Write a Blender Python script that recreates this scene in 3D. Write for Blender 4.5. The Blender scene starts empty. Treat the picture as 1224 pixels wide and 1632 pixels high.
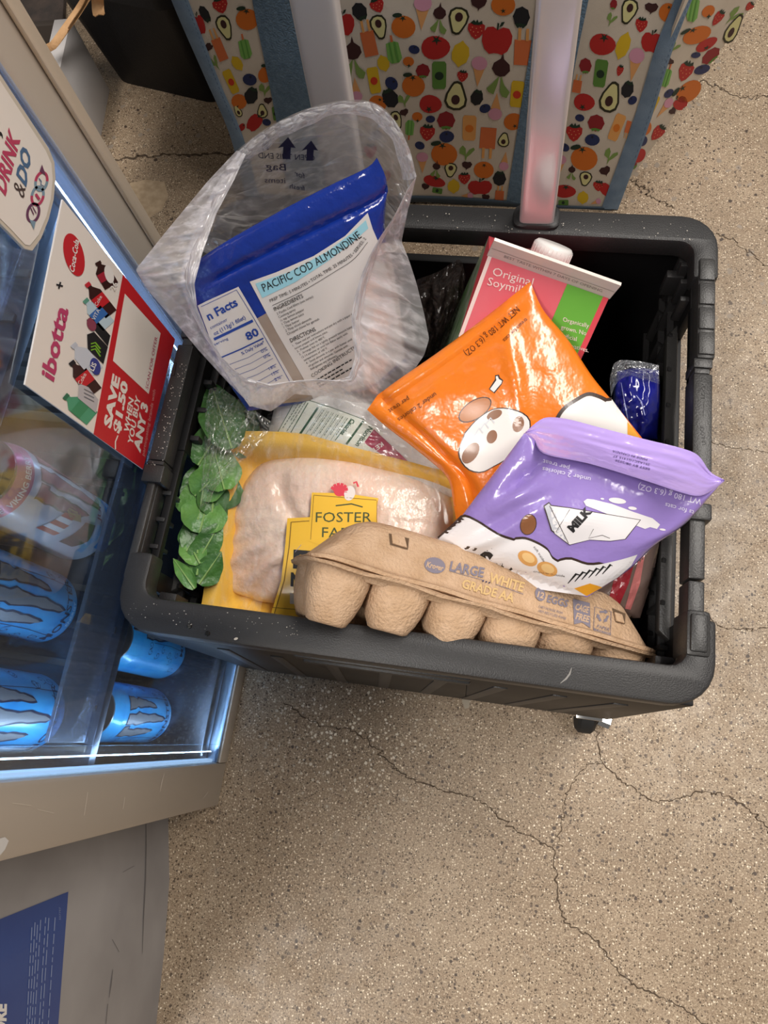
import bpy, bmesh, math, random
import numpy as np
from mathutils import Vector, Matrix, Euler
from mathutils.geometry import tessellate_polygon

random.seed(7)
SC = bpy.context.scene
COL = SC.collection
PI = math.pi

# ------------------------------------------------------------------ camera, world, lamps, exposure
CAM_LOC = (0.056, -0.259, 0.962)
CAM_ROT = (0.314, 0.104, 0.144)
FPX = 1130.0
cam = bpy.data.cameras.new('camera')
cam.sensor_fit = 'VERTICAL'
cam.sensor_height = 36.0
cam.lens = FPX / 1632.0 * 36.0
cam.clip_start = 0.02
cam_ob = bpy.data.objects.new('camera', cam)
cam_ob.location = CAM_LOC
cam_ob.rotation_euler = CAM_ROT
COL.objects.link(cam_ob)
SC.camera = cam_ob

world = bpy.data.worlds.new('store_air')
SC.world = world
world.use_nodes = True
bg = world.node_tree.nodes['Background']
bg.inputs[0].default_value = (1.0, 0.95, 0.9, 1)
bg.inputs[1].default_value = 0.14


def unseen_ceiling_lamp(loc, sx, sy, power, rot=(0, 0, 0), color=(1.0, 0.945, 0.88)):
    l = bpy.data.lights.new('unseen_ceiling_lamp', 'AREA')
    l.shape = 'RECTANGLE'
    l.size, l.size_y = sx, sy
    l.energy = power
    l.color = color
    o = bpy.data.objects.new('unseen_ceiling_lamp', l)
    o.location = loc
    o.rotation_euler = rot
    COL.objects.link(o)


# unseen ceiling fittings; the south-west one is added so the fixture shades floor
unseen_ceiling_lamp((1.15, 1.0, 3.0), 0.5, 2.6, 84)
unseen_ceiling_lamp((-0.95, -1.55, 3.2), 0.4, 1.7, 74)

SC.view_settings.view_transform = 'Standard'
SC.view_settings.look = 'None'
SC.view_settings.gamma = 1.0
SC.view_settings.use_curve_mapping = False
SC.view_settings.exposure = 0.38

# ------------------------------------------------------------------ measuring: sight lines through the photograph
RC = np.array(Euler(CAM_ROT, 'XYZ').to_matrix())
CC = np.array(CAM_LOC)


def rays(p):
    p = np.atleast_2d(np.asarray(p, float))
    d = np.stack([(p[:, 0] - 612) / FPX, -(p[:, 1] - 816) / FPX, -np.ones(len(p))], 1)
    return d @ RC.T


def at(x, y, z):
    d = rays((x, y))[0]
    return CC + d * (z - CC[2]) / d[2]


def atx(x, y, X):
    d = rays((x, y))[0]
    return CC + d * (X - CC[0]) / d[0]


def aty(x, y, Y):
    d = rays((x, y))[0]
    return CC + d * (Y - CC[1]) / d[1]


class Plane:
    def __init__(s, pts, flip=None):
        P = np.array(pts, float)
        s.p = P.mean(0)
        n = np.linalg.svd(P - s.p)[2][2]
        if n @ (CC - s.p) < 0:
            n = -n
        s.n = n

    def __call__(s, px, off=0.0):
        d = rays(px)
        o = np.broadcast_to(np.asarray(off, float), (len(d),))
        t = ((s.p - CC) @ s.n + o) / (d @ s.n)
        return CC + d * t[:, None]


def zplane(z):
    return Plane([(0, 0, z), (1, 0, z), (0, 1, z), (1, 1, z)])


def xplane(x):
    return Plane([(x, 0, 0), (x, 1, 0), (x, 0, 1), (x, 1, 1)])


# ------------------------------------------------------------------ materials
def lin(h):
    h = h.lstrip('#')
    c = [int(h[i:i + 2], 16) / 255 for i in (0, 2, 4)]
    return tuple(v / 12.92 if v <= .04045 else ((v + .055) / 1.055) ** 2.4 for v in c) + (1,)


MATS = {}


def N(nt, kind, **kw):
    n = nt.nodes.new(kind)
    for k, v in kw.items():
        if hasattr(n, k):
            setattr(n, k, v)
        else:
            n.inputs[k.replace('_', ' ')].default_value = v
    return n


def P(name, hexc, rough=.5, metal=0, coat=0, spec=.5, bump=None, vary=None, emit=0, coords='Object', sheen=0, sub=0, aniso=None):
    if name in MATS:
        return MATS[name]
    m = bpy.data.materials.new(name)
    m.use_nodes = True
    nt = m.node_tree
    b = nt.nodes['Principled BSDF']
    b.inputs['Base Color'].default_value = lin(hexc)
    b.inputs['Roughness'].default_value = rough
    b.inputs['Metallic'].default_value = metal
    b.inputs['Coat Weight'].default_value = coat
    b.inputs['Coat Roughness'].default_value = .12
    b.inputs['Specular IOR Level'].default_value = spec
    if sub:
        b.inputs['Subsurface Weight'].default_value = sub
        b.inputs['Subsurface Radius'].default_value = (.012, .006, .004)
        b.inputs['Subsurface Scale'].default_value = .5
    if emit:
        b.inputs['Emission Color'].default_value = lin(hexc)
        b.inputs['Emission Strength'].default_value = emit
    tc = N(nt, 'ShaderNodeTexCoord')
    src = tc.outputs[coords]
    if aniso:
        mp = N(nt, 'ShaderNodeMapping')
        mp.inputs['Scale'].default_value = aniso
        nt.links.new(src, mp.inputs[0])
        src = mp.outputs[0]
    if vary:
        h2, sc = vary[:2]
        amt = vary[2] if len(vary) > 2 else 1.0
        nz = N(nt, 'ShaderNodeTexNoise', Scale=sc, Detail=4)
        nt.links.new(src, nz.inputs['Vector'])
        rp = N(nt, 'ShaderNodeMapRange')
        rp.inputs['From Min'].default_value = .35
        rp.inputs['From Max'].default_value = .65
        rp.inputs['To Max'].default_value = amt
        nt.links.new(nz.outputs['Fac'], rp.inputs['Value'])
        mx = N(nt, 'ShaderNodeMix', data_type='RGBA')
        mx.inputs['A'].default_value = lin(hexc)
        mx.inputs['B'].default_value = lin(h2)
        mx.inputs[6].default_value = lin(hexc)
        mx.inputs[7].default_value = lin(h2)
        nt.links.new(rp.outputs[0], mx.inputs[0])
        nt.links.new(mx.outputs[2], b.inputs['Base Color'])
    if bump:
        sc, st = bump[:2]
        nz = N(nt, 'ShaderNodeTexNoise', Scale=sc, Detail=bump[2] if len(bump) > 2 else 2)
        nt.links.new(src, nz.inputs['Vector'])
        bp = N(nt, 'ShaderNodeBump', Strength=st, Distance=.004)
        nt.links.new(nz.outputs['Fac'], bp.inputs['Height'])
        nt.links.new(bp.outputs[0], b.inputs['Normal'])
        if coat:
            nt.links.new(bp.outputs[0], b.inputs['Coat Normal'])
    MATS[name] = m
    return m


def film(name, milk=.25, tint='#ffffff', streak=(10, 1.5, 1), lo=.4, hi=.62, gain=.5, bump=.5, bscale=22, gloss=.12, edge=.35, crease=(6, 6, 1), line=.35):
    """clear plastic film: transparent, a little milky, glossy, with creases that run along the sheet"""
    m = bpy.data.materials.new(name)
    m.use_nodes = True
    nt = m.node_tree
    nt.nodes.clear()
    out = N(nt, 'ShaderNodeOutputMaterial')
    uv = N(nt, 'ShaderNodeUVMap')
    mp = N(nt, 'ShaderNodeMapping')
    mp.inputs['Scale'].default_value = streak
    nt.links.new(uv.outputs[0], mp.inputs[0])
    nz = N(nt, 'ShaderNodeTexNoise', Scale=3.0, Detail=3, Roughness=.55, Distortion=.3)
    nt.links.new(mp.outputs[0], nz.inputs['Vector'])
    rp = N(nt, 'ShaderNodeMapRange')
    rp.inputs['From Min'].default_value = lo
    rp.inputs['From Max'].default_value = hi
    rp.inputs['To Min'].default_value = 0
    rp.inputs['To Max'].default_value = gain
    nt.links.new(nz.outputs['Fac'], rp.inputs['Value'])
    lw = N(nt, 'ShaderNodeLayerWeight', Blend=.35)
    ed = N(nt, 'ShaderNodeMath', operation='MULTIPLY')
    ed.inputs[1].default_value = edge
    nt.links.new(lw.outputs['Facing'], ed.inputs[0])
    ad = N(nt, 'ShaderNodeMath', operation='ADD')
    nt.links.new(rp.outputs[0], ad.inputs[0])
    nt.links.new(ed.outputs[0], ad.inputs[1])
    # sharp crease lines where the film is folded
    mpc = N(nt, 'ShaderNodeMapping')
    mpc.inputs['Scale'].default_value = crease
    nt.links.new(uv.outputs[0], mpc.inputs[0])
    wn = N(nt, 'ShaderNodeTexNoise', Scale=1.3, Detail=2)
    nt.links.new(mpc.outputs[0], wn.inputs['Vector'])
    wa = N(nt, 'ShaderNodeVectorMath', operation='MULTIPLY_ADD')
    wa.inputs[1].default_value = (.9, .9, 0)
    nt.links.new(wn.outputs['Color'], wa.inputs[0])
    nt.links.new(mpc.outputs[0], wa.inputs[2])
    vo = N(nt, 'ShaderNodeTexVoronoi', feature='DISTANCE_TO_EDGE', Scale=1.0)
    nt.links.new(wa.outputs[0], vo.inputs['Vector'])
    ln = N(nt, 'ShaderNodeMapRange')
    ln.inputs['From Min'].default_value = .0
    ln.inputs['From Max'].default_value = .07
    ln.inputs['To Min'].default_value = line
    ln.inputs['To Max'].default_value = 0
    nt.links.new(vo.outputs['Distance'], ln.inputs['Value'])
    lm = N(nt, 'ShaderNodeMath', operation='MULTIPLY')
    nt.links.new(ln.outputs[0], lm.inputs[0])
    nt.links.new(nz.outputs['Fac'], lm.inputs[1])
    ad3 = N(nt, 'ShaderNodeMath', operation='ADD')
    nt.links.new(ad.outputs[0], ad3.inputs[0])
    nt.links.new(lm.outputs[0], ad3.inputs[1])
    ad2 = N(nt, 'ShaderNodeMath', operation='ADD', use_clamp=True)
    ad2.inputs[1].default_value = milk
    nt.links.new(ad3.outputs[0], ad2.inputs[0])
    tr = N(nt, 'ShaderNodeBsdfTransparent')
    df = N(nt, 'ShaderNodeBsdfDiffuse', Color=lin(tint))
    tl = N(nt, 'ShaderNodeBsdfTranslucent', Color=lin(tint))
    dm = N(nt, 'ShaderNodeMixShader')
    dm.inputs[0].default_value = .35
    nt.links.new(df.outputs[0], dm.inputs[1])
    nt.links.new(tl.outputs[0], dm.inputs[2])
    m1 = N(nt, 'ShaderNodeMixShader')
    nt.links.new(ad2.outputs[0], m1.inputs[0])
    nt.links.new(tr.outputs[0], m1.inputs[1])
    nt.links.new(dm.outputs[0], m1.inputs[2])
    n2 = N(nt, 'ShaderNodeTexNoise', Scale=bscale * .4, Detail=3, Roughness=.5, Distortion=.3)
    mp2 = N(nt, 'ShaderNodeMapping')
    mp2.inputs['Scale'].default_value = tuple(max(.07, s / max(streak)) for s in streak)
    nt.links.new(uv.outputs[0], mp2.inputs[0])
    nt.links.new(mp2.outputs[0], n2.inputs['Vector'])
    bp = N(nt, 'ShaderNodeBump', Strength=bump, Distance=.01)
    cl = N(nt, 'ShaderNodeMath', operation='MINIMUM')
    cl.inputs[1].default_value = .35
    nt.links.new(vo.outputs['Distance'], cl.inputs[0])
    hs = N(nt, 'ShaderNodeMath', operation='MULTIPLY_ADD')
    hs.inputs[1].default_value = 1.6
    nt.links.new(cl.outputs[0], hs.inputs[0])
    nt.links.new(n2.outputs['Fac'], hs.inputs[2])
    nt.links.new(hs.outputs[0], bp.inputs['Height'])
    for nd in (df, tl):
        nt.links.new(bp.outputs[0], nd.inputs['Normal'])
    gl = N(nt, 'ShaderNodeBsdfGlossy', Roughness=.16)
    nt.links.new(bp.outputs[0], gl.inputs['Normal'])
    m2 = N(nt, 'ShaderNodeMixShader')
    m2.inputs[0].default_value = gloss
    nt.links.new(m1.outputs[0], m2.inputs[1])
    nt.links.new(gl.outputs[0], m2.inputs[2])
    nt.links.new(m2.outputs[0], out.inputs[0])
    return m


def acrylic(name, tint='#ffffff', milk=.03, gloss=.07, rough=.05):
    m = bpy.data.materials.new(name)
    m.use_nodes = True
    nt = m.node_tree
    nt.nodes.clear()
    out = N(nt, 'ShaderNodeOutputMaterial')
    tr = N(nt, 'ShaderNodeBsdfTransparent', Color=lin(tint))
    df = N(nt, 'ShaderNodeBsdfDiffuse', Color=lin('#cfd8e2'))
    gl = N(nt, 'ShaderNodeBsdfGlossy', Roughness=rough)
    a = N(nt, 'ShaderNodeMixShader')
    a.inputs[0].default_value = milk
    b = N(nt, 'ShaderNodeMixShader')
    fr = N(nt, 'ShaderNodeLayerWeight', Blend=.25)
    mu = N(nt, 'ShaderNodeMath', operation='MULTIPLY_ADD')
    mu.inputs[1].default_value = .3
    mu.inputs[2].default_value = gloss
    nt.links.new(fr.outputs['Fresnel'], mu.inputs[0])
    nt.links.new(tr.outputs[0], a.inputs[1])
    nt.links.new(df.outputs[0], a.inputs[2])
    nt.links.new(mu.outputs[0], b.inputs[0])
    nt.links.new(a.outputs[0], b.inputs[1])
    nt.links.new(gl.outputs[0], b.inputs[2])
    nt.links.new(b.outputs[0], out.inputs[0])
    return m


# ------------------------------------------------------------------ objects
ROOT = {}


def link(name, me, parent=None):
    o = bpy.data.objects.new(name, me)
    COL.objects.link(o)
    if parent is not None:
        o.parent = parent
        ROOT[o] = ROOT.get(parent, Vector())
    return o


def mesh(name, verts, faces, mats, parent=None, midx=None, smooth=False, uvs=None, auto=None):
    """one mesh object; verts are given in world space"""
    me = bpy.data.meshes.new(name)
    org = ROOT.get(parent, Vector()) if parent is not None else Vector()
    V = np.asarray(verts, float).reshape(-1, 3) - np.array(org)
    me.from_pydata(V.tolist(), [], [tuple(int(i) for i in f) for f in faces])
    for m in (mats if isinstance(mats, (list, tuple)) else [mats]):
        me.materials.append(m)
    if midx is not None:
        me.polygons.foreach_set('material_index', np.asarray(midx, np.int32))
    if smooth:
        me.polygons.foreach_set('use_smooth', [True] * len(me.polygons))
        if auto:
            me.set_sharp_from_angle(angle=math.radians(auto))
    if uvs is not None:
        ul = me.uv_layers.new(name='UVMap')
        li = np.empty(len(me.loops), np.int32)
        me.loops.foreach_get('vertex_index', li)
        ul.data.foreach_set('uv', np.asarray(uvs, np.float32)[li].ravel())
    me.update()
    return link(name, me, parent)


def tag(o, label=None, cat=None, group=None, kind=None):
    for k, v in (('label', label), ('category', cat), ('group', group), ('kind', kind)):
        if v:
            o[k] = v
    return o


def thing(name, label, cat, loc=(0, 0, 0), group=None):
    o = bpy.data.objects.new(name, None)
    COL.objects.link(o)
    o.location = loc
    o.empty_display_size = .02
    ROOT[o] = Vector(loc)
    return tag(o, label, cat, group)


class MB:
    """collects solid shapes and links them as one mesh"""

    def __init__(s):
        s.v, s.f, s.m = [], [], []

    def add(s, verts, faces, mi=0):
        k = len(s.v)
        s.v += [tuple(map(float, p)) for p in verts]
        s.f += [tuple(i + k for i in f) for f in faces]
        s.m += [mi] * len(faces)
        return s

    def box(s, lo, hi, mi=0, bevel=0.0, R=None, c=None):
        lo, hi = np.array(lo, float), np.array(hi, float)
        lo, hi = np.minimum(lo, hi), np.maximum(lo, hi)
        bm = bmesh.new()
        bmesh.ops.create_cube(bm, size=1)
        for v in bm.verts:
            v.co = Vector((lo + (np.array(v.co) + .5) * (hi - lo)).tolist())
        if bevel:
            bmesh.ops.bevel(bm, geom=list(bm.edges), offset=min(bevel, .45 * min(hi - lo)), segments=2, affect='EDGES', profile=.5)
        bm.verts.index_update()
        vs = [np.array(v.co) for v in bm.verts]
        if R is not None:
            c0 = np.array(c if c is not None else (lo + hi) / 2)
            vs = [c0 + np.array(R) @ (p - c0) for p in vs]
        s.add(vs, [[v.index for v in f.verts] for f in bm.faces], mi)
        bm.free()
        return s

    def prism(s, poly, base, up, mi=0, bevel=0.0, seg=2):
        """poly: list of world points (closed loop), extruded along up"""
        bm = bmesh.new()
        lo = [bm.verts.new(tuple(p)) for p in poly]
        f = bm.faces.new(lo)
        r = bmesh.ops.extrude_face_region(bm, geom=[f])
        vv = [g for g in r['geom'] if isinstance(g, bmesh.types.BMVert)]
        bmesh.ops.translate(bm, verts=vv, vec=Vector(up))
        bmesh.ops.recalc_face_normals(bm, faces=bm.faces)
        if bevel:
            es = [e for e in bm.edges if len(e.link_faces) == 2 and e.calc_face_angle(0) > .6]
            bmesh.ops.bevel(bm, geom=es, offset=bevel, segments=seg, affect='EDGES', profile=.5)
        bm.verts.index_update()
        s.add([v.co[:] for v in bm.verts], [[v.index for v in g.verts] for g in bm.faces], mi)
        bm.free()
        return s

    def rings(s, rings, mi=0, cap=(True, True), closed=True):
        n = len(rings[0])
        vs = [p for r in rings for p in r]
        fs = []
        for i in range(len(rings) - 1):
            for j in range(n if closed else n - 1):
                a, b = i * n + j, i * n + (j + 1) % n
                fs.append((a, b, b + n, a + n))
        if cap[0]:
            fs.append(tuple(range(n))[::-1])
        if cap[1]:
            fs.append(tuple((len(rings) - 1) * n + j for j in range(n)))
        return s.add(vs, fs, mi)

    def tube(s, pts, r, n=8, mi=0):
        pts = [Vector(p) for p in pts]
        rg = []
        for i, p in enumerate(pts):
            t = (pts[min(i + 1, len(pts) - 1)] - pts[max(i - 1, 0)]).normalized()
            a = t.orthogonal().normalized() if i == 0 else (prev - t * prev.dot(t)).normalized()
            prev = a
            b = t.cross(a)
            rr = r[i] if isinstance(r, (list, tuple)) else r
            rg.append([p + (a * math.cos(2 * PI * k / n) + b * math.sin(2 * PI * k / n)) * rr for k in range(n)])
        return s.rings(rg, mi)

    def cyl(s, c, axis, r, h, n=24, mi=0, bev=.0):
        ax = Vector(axis).normalized()
        a = ax.orthogonal().normalized()
        b = ax.cross(a)
        prof = [(0, r - bev), (bev, r), (h - bev, r), (h, r - bev)] if bev else [(0, r), (h, r)]
        rg = [[Vector(c) + ax * z + (a * math.cos(2 * PI * k / n) + b * math.sin(2 * PI * k / n)) * q for k in range(n)] for z, q in prof]
        return s.rings(rg, mi)

    def build(s, name, mats, parent=None, smooth=False, auto=40):
        return mesh(name, s.v, s.f, mats, parent, s.m, smooth, auto=auto if smooth else None)


def resample(pl, n):
    """smooth curve through the points, n+1 samples by length"""
    pl = np.array(pl, float)
    if len(pl) == 2:
        t = np.linspace(0, 1, n + 1)[:, None]
        return pl[0] * (1 - t) + pl[1] * t
    Q = np.vstack([2 * pl[0] - pl[1], pl, 2 * pl[-1] - pl[-2]])
    out = []
    for i in range(1, len(Q) - 2):
        for t in np.linspace(0, 1, 12, endpoint=False):
            a, b, c, d = Q[i - 1:i + 3]
            out.append(.5 * (2 * b + (c - a) * t + (2 * a - 5 * b + 4 * c - d) * t * t + (3 * b - a - 3 * c + d) * t ** 3))
    out.append(pl[-1])
    out = np.array(out)
    L = np.r_[0, np.cumsum(np.linalg.norm(np.diff(out, axis=0), axis=1))]
    t = np.linspace(0, L[-1], n + 1)
    return np.stack([np.interp(t, L, out[:, k]) for k in range(2)], 1)


def wob(u, v, seed=0, f=3.0, octs=3):
    """cheap smooth random relief, about -1..1"""
    r = np.random.RandomState(seed)
    z = 0
    for o in range(octs):
        for _ in range(3):
            a = r.uniform(0, 2 * PI)
            k = f * (1.7 ** o) * r.uniform(.7, 1.3)
            z = z + np.sin(k * (math.cos(a) * u + math.sin(a) * v) * 2 * PI / 2 + r.uniform(0, 6.28)) / (1.6 ** o)
    return z / 4.5


class Sheet:
    """a bulged sheet lying on a plane; its outline is measured in the photograph and set on that plane"""

    def __init__(s, top, right, bottom, left, pts, bulge=None, n=28):
        s.n = n
        s.T, s.R, s.B, s.L = (resample(e, 64) for e in (top, right, bottom, left))
        s.plane = pts if isinstance(pts, Plane) else Plane([at(*p) for p in pts])
        s.bulge = bulge or (lambda u, v: 0 * u)
        g = np.linspace(0, 1, 33)
        U, V = np.meshgrid(g, g)
        s.tu = np.stack([U.ravel(), V.ravel()], 1)
        s.tp = s.px(s.tu[:, 0], s.tu[:, 1])

    def _e(s, E, t):
        i = np.clip(t, -.3, 1.3) * 64
        k = np.clip(np.floor(i), 0, 63).astype(int)
        f = (i - k)[:, None]
        return E[k] * (1 - f) + E[k + 1] * f

    def px(s, u, v):
        u, v = np.asarray(u, float).ravel(), np.asarray(v, float).ravel()
        U, V = u[:, None], v[:, None]
        c = s.T[0] * (1 - U) * (1 - V) + s.T[-1] * U * (1 - V) + s.B[0] * (1 - U) * V + s.B[-1] * U * V
        return (1 - V) * s._e(s.T, u) + V * s._e(s.B, u) + (1 - U) * s._e(s.L, v) + U * s._e(s.R, v) - c

    def uv(s, px):
        px = np.atleast_2d(np.asarray(px, float))
        d = ((px[:, None, :] - s.tp[None]) ** 2).sum(2)
        q = s.tu[d.argmin(1)].copy()
        for _ in range(6):
            f0 = s.px(q[:, 0], q[:, 1])
            e = 1e-3
            ju = (s.px(q[:, 0] + e, q[:, 1]) - f0) / e
            jv = (s.px(q[:, 0], q[:, 1] + e) - f0) / e
            det = ju[:, 0] * jv[:, 1] - ju[:, 1] * jv[:, 0]
            det = np.where(abs(det) < 1e-6, 1e-6, det)
            r = px - f0
            q[:, 0] += np.clip((r[:, 0] * jv[:, 1] - r[:, 1] * jv[:, 0]) / det, -.1, .1)
            q[:, 1] += np.clip((ju[:, 0] * r[:, 1] - ju[:, 1] * r[:, 0]) / det, -.1, .1)
            q = np.clip(q, -.2, 1.2)
        return q

    def world(s, u, v, off=0.0):
        u, v = np.asarray(u, float).ravel(), np.asarray(v, float).ravel()
        return s.plane(s.px(u, v), s.bulge(u, v) + off)

    def __call__(s, px, off=0.0):
        q = s.uv(px)
        return s.plane(px, s.bulge(q[:, 0], q[:, 1]) + off)

    def build(s, name, mats, parent=None, thick=None, back=None, midx=None, keep=None):
        """thick: constant or function(u, v) giving the depth of the solid below the sheet"""
        n = s.n
        g = np.linspace(0, 1, n + 1)
        U, V = np.meshgrid(g, g)
        u, v = U.ravel(), V.ravel()
        A = s.world(u, v)
        F = []
        mi = []
        for j in range(n):
            for i in range(n):
                if keep is not None and not keep((i + .5) / n, (j + .5) / n):
                    continue
                a = j * (n + 1) + i
                F.append((a, a + n + 1, a + n + 2, a + 1))
                mi.append(midx((i + .5) / n, (j + .5) / n) if midx else 0)
        vs = A
        uvs = np.stack([u, v], 1)
        if thick is not None:
            t = thick(u, v) if callable(thick) else np.full(len(u), thick)
            Bk = A - s.plane.n * (t + s.bulge(u, v) * (1 if callable(thick) else 0))[:, None]
            m = len(A)
            vs = np.vstack([A, Bk])
            uvs = np.vstack([uvs, uvs])
            k = len(F)
            F += [tuple(q + m for q in f[::-1]) for f in F[:k]]
            mi += [back if back is not None else q for q in mi[:k]]
            rim = [i for i in range(n)] + [j * (n + 1) + n for j in range(n)] + [n * (n + 1) + i for i in range(n, 0, -1)] + [j * (n + 1) for j in range(n, 0, -1)]
            for a, b in zip(rim, rim[1:] + rim[:1]):
                F.append((a, b, b + m, a + m))
                mi.append(0)
        return mesh(name, vs, F, mats, parent, mi, True, uvs, auto=50)


def pillow(h, p=.5, wr=0.0, seed=0, f=3.0):
    def fn(u, v):
        e = np.clip(16 * u * (1 - u) * v * (1 - v), 0, None)
        return h * e ** p + wr * wob(u, v, seed, f) * np.clip(e * 3, 0, 1)
    return fn


# ------------------------------------------------------------------ flat print
_glyph = {}


def glyphs(text, bold=0.0, shear=0.0):
    """(triangles, width, cap height) of a line of text, cap height 1"""
    k = (text, bold, shear)
    if k in _glyph:
        return _glyph[k]
    cu = bpy.data.curves.new('line', 'FONT')
    cu.body = text
    cu.size = 1.0
    cu.resolution_u = 2
    cu.offset = bold
    cu.shear = shear
    ob = bpy.data.objects.new('line', cu)
    me = ob.to_mesh()
    V = np.array([v.co[:2] for v in me.vertices]) if len(me.vertices) else np.zeros((0, 2))
    T = []
    me.calc_loop_triangles()
    for p in me.loop_triangles:
        T.append(V[list(p.vertices)])
    ob.to_mesh_clear()
    bpy.data.objects.remove(ob)
    bpy.data.curves.remove(cu)
    T = np.array(T) if T else np.zeros((0, 3, 2))
    if len(T):
        T[:, :, 0] -= T[:, :, 0].min()
        T /= .70
        w = T[:, :, 0].max()
    else:
        w = 0
    _glyph[k] = (T, w)
    return _glyph[k]


class Deco:
    """flat print laid on a surface: fn maps photograph points (or the surface's own co-ordinates) to the surface"""

    def __init__(s, fn, seg=1e9, step=.00025, base=.0003):
        s.fn, s.seg, s.step, s.base = fn, seg, step, base
        s.tri, s.mi, s.ly, s.mats = [], [], [], []

    def _m(s, mat):
        if mat not in s.mats:
            s.mats.append(mat)
        return s.mats.index(mat)

    def _put(s, T, mat, layer):
        k = s._m(mat)
        st = [np.asarray(t, float) for t in T]
        while st:
            t = st.pop()
            e = [np.hypot(*(t[(i + 1) % 3] - t[i])) for i in range(3)]
            i = int(np.argmax(e))
            if e[i] > s.seg:
                a, b, c = t[i], t[(i + 1) % 3], t[(i + 2) % 3]
                m = (a + b) / 2
                st += [np.array([a, m, c]), np.array([m, b, c])]
            else:
                s.tri.append(t)
                s.mi.append(k)
                s.ly.append(layer)

    def poly(s, pts, mat, layer=0):
        pts = [tuple(p) for p in pts]
        T = tessellate_polygon([[Vector((p[0], p[1], 0)) for p in pts]])
        s._put([[pts[i] for i in t] for t in T], mat, layer)
        return s

    def ell(s, c, rx, ry, rot, mat, layer=0, n=18, a0=0, a1=360):
        r = math.radians(rot)
        pts = []
        for k in range(n + (0 if a1 - a0 == 360 else 1)):
            t = math.radians(a0 + (a1 - a0) * k / n)
            x, y = rx * math.cos(t), ry * math.sin(t)
            pts.append((c[0] + x * math.cos(r) - y * math.sin(r), c[1] + x * math.sin(r) + y * math.cos(r)))
        return s.poly(pts, mat, layer)

    def stroke(s, pts, w, mat, layer=0, closed=False, taper=False):
        P_ = [np.array(p, float) for p in pts]
        n = len(P_)
        L, R = [], []
        for i in range(n):
            a = P_[(i - 1) % n] if closed or i else P_[0]
            b = P_[(i + 1) % n] if closed or i < n - 1 else P_[-1]
            d = b - a
            d = d / (np.hypot(*d) or 1)
            ww = w * (.5 if not taper else .5 * math.sin(PI * (i + .3) / (n - .4)))
            q = np.array([-d[1], d[0]]) * ww
            L.append(P_[i] + q)
            R.append(P_[i] - q)
        T = []
        for i in range(n if closed else n - 1):
            j = (i + 1) % n
            T += [[L[i], R[i], R[j]], [L[i], R[j], L[j]]]
        s._put(T, mat, layer)
        return s

    def text(s, t, org, ang, h, mat, layer=1, align='l', mirror=False, bold=0.0, shear=0.0, sx=1.0, up=None):
        """org: baseline start; ang: direction of the line in degrees (0 = to the right, 90 = up the picture)"""
        T, w = glyphs(t, bold, shear)
        if not len(T):
            return s
        a = math.radians(ang)
        ex = np.array([math.cos(a), -math.sin(a)]) * h * sx
        b = math.radians(up if up is not None else ang + 90)
        ey = np.array([math.cos(b), -math.sin(b)]) * h
        x0 = {'l': 0, 'c': -w / 2, 'r': -w}[align]
        X = T[:, :, 0] + x0
        if mirror:
            X = -X
        Q = np.array(org) + X[..., None] * ex + T[:, :, 1, None] * ey
        s._put(Q, mat, layer)
        return s

    def fit(s, t, p0, p1, h, mat, layer=1, **kw):
        """a line of text stretched from p0 to p1"""
        T, w = glyphs(t, kw.get('bold', 0.0), kw.get('shear', 0.0))
        d = np.array(p1, float) - np.array(p0, float)
        L = np.hypot(*d)
        return s.text(t, p0, math.degrees(math.atan2(-d[1], d[0])), h, mat, layer, sx=L / (w * h), **kw)

    def lines(s, p0, along, down, n, mat, layer=1, w=.45, seed=0, lo=.6):
        """n rows of small unreadable print"""
        r = random.Random(seed)
        p0, along, down = (np.array(q, float) for q in (p0, along, down))
        for i in range(n):
            x, end = 0.0, r.uniform(lo, 1.0)
            while x < end:
                l = r.uniform(.04, .13)
                a, b = p0 + down * i + along * x, p0 + down * i + along * min(end, x + l)
                hh = down * w
                s._put([[a, b, b + hh], [a, b + hh, a + hh]], mat, layer)
                x += l + .025
        return s

    def build(s, name, parent):
        T = np.array(s.tri)
        q = s.fn(T.reshape(-1, 2), np.repeat(np.array(s.ly) * s.step + s.base, 3))
        f = np.arange(len(q)).reshape(-1, 3)
        # face every piece towards the viewer's side of the surface
        a, b, c = q[f[:, 0]], q[f[:, 1]], q[f[:, 2]]
        nrm = np.cross(b - a, c - a)
        fl = (nrm * (CC - a)).sum(1) < 0
        f[fl] = f[fl][:, ::-1]
        return mesh(name, q, f, s.mats, parent, s.mi)


WHITE = P('white_print', '#ece6e0', .45)
BLACK = P('black_print', '#1c1a1c', .5)


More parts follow.
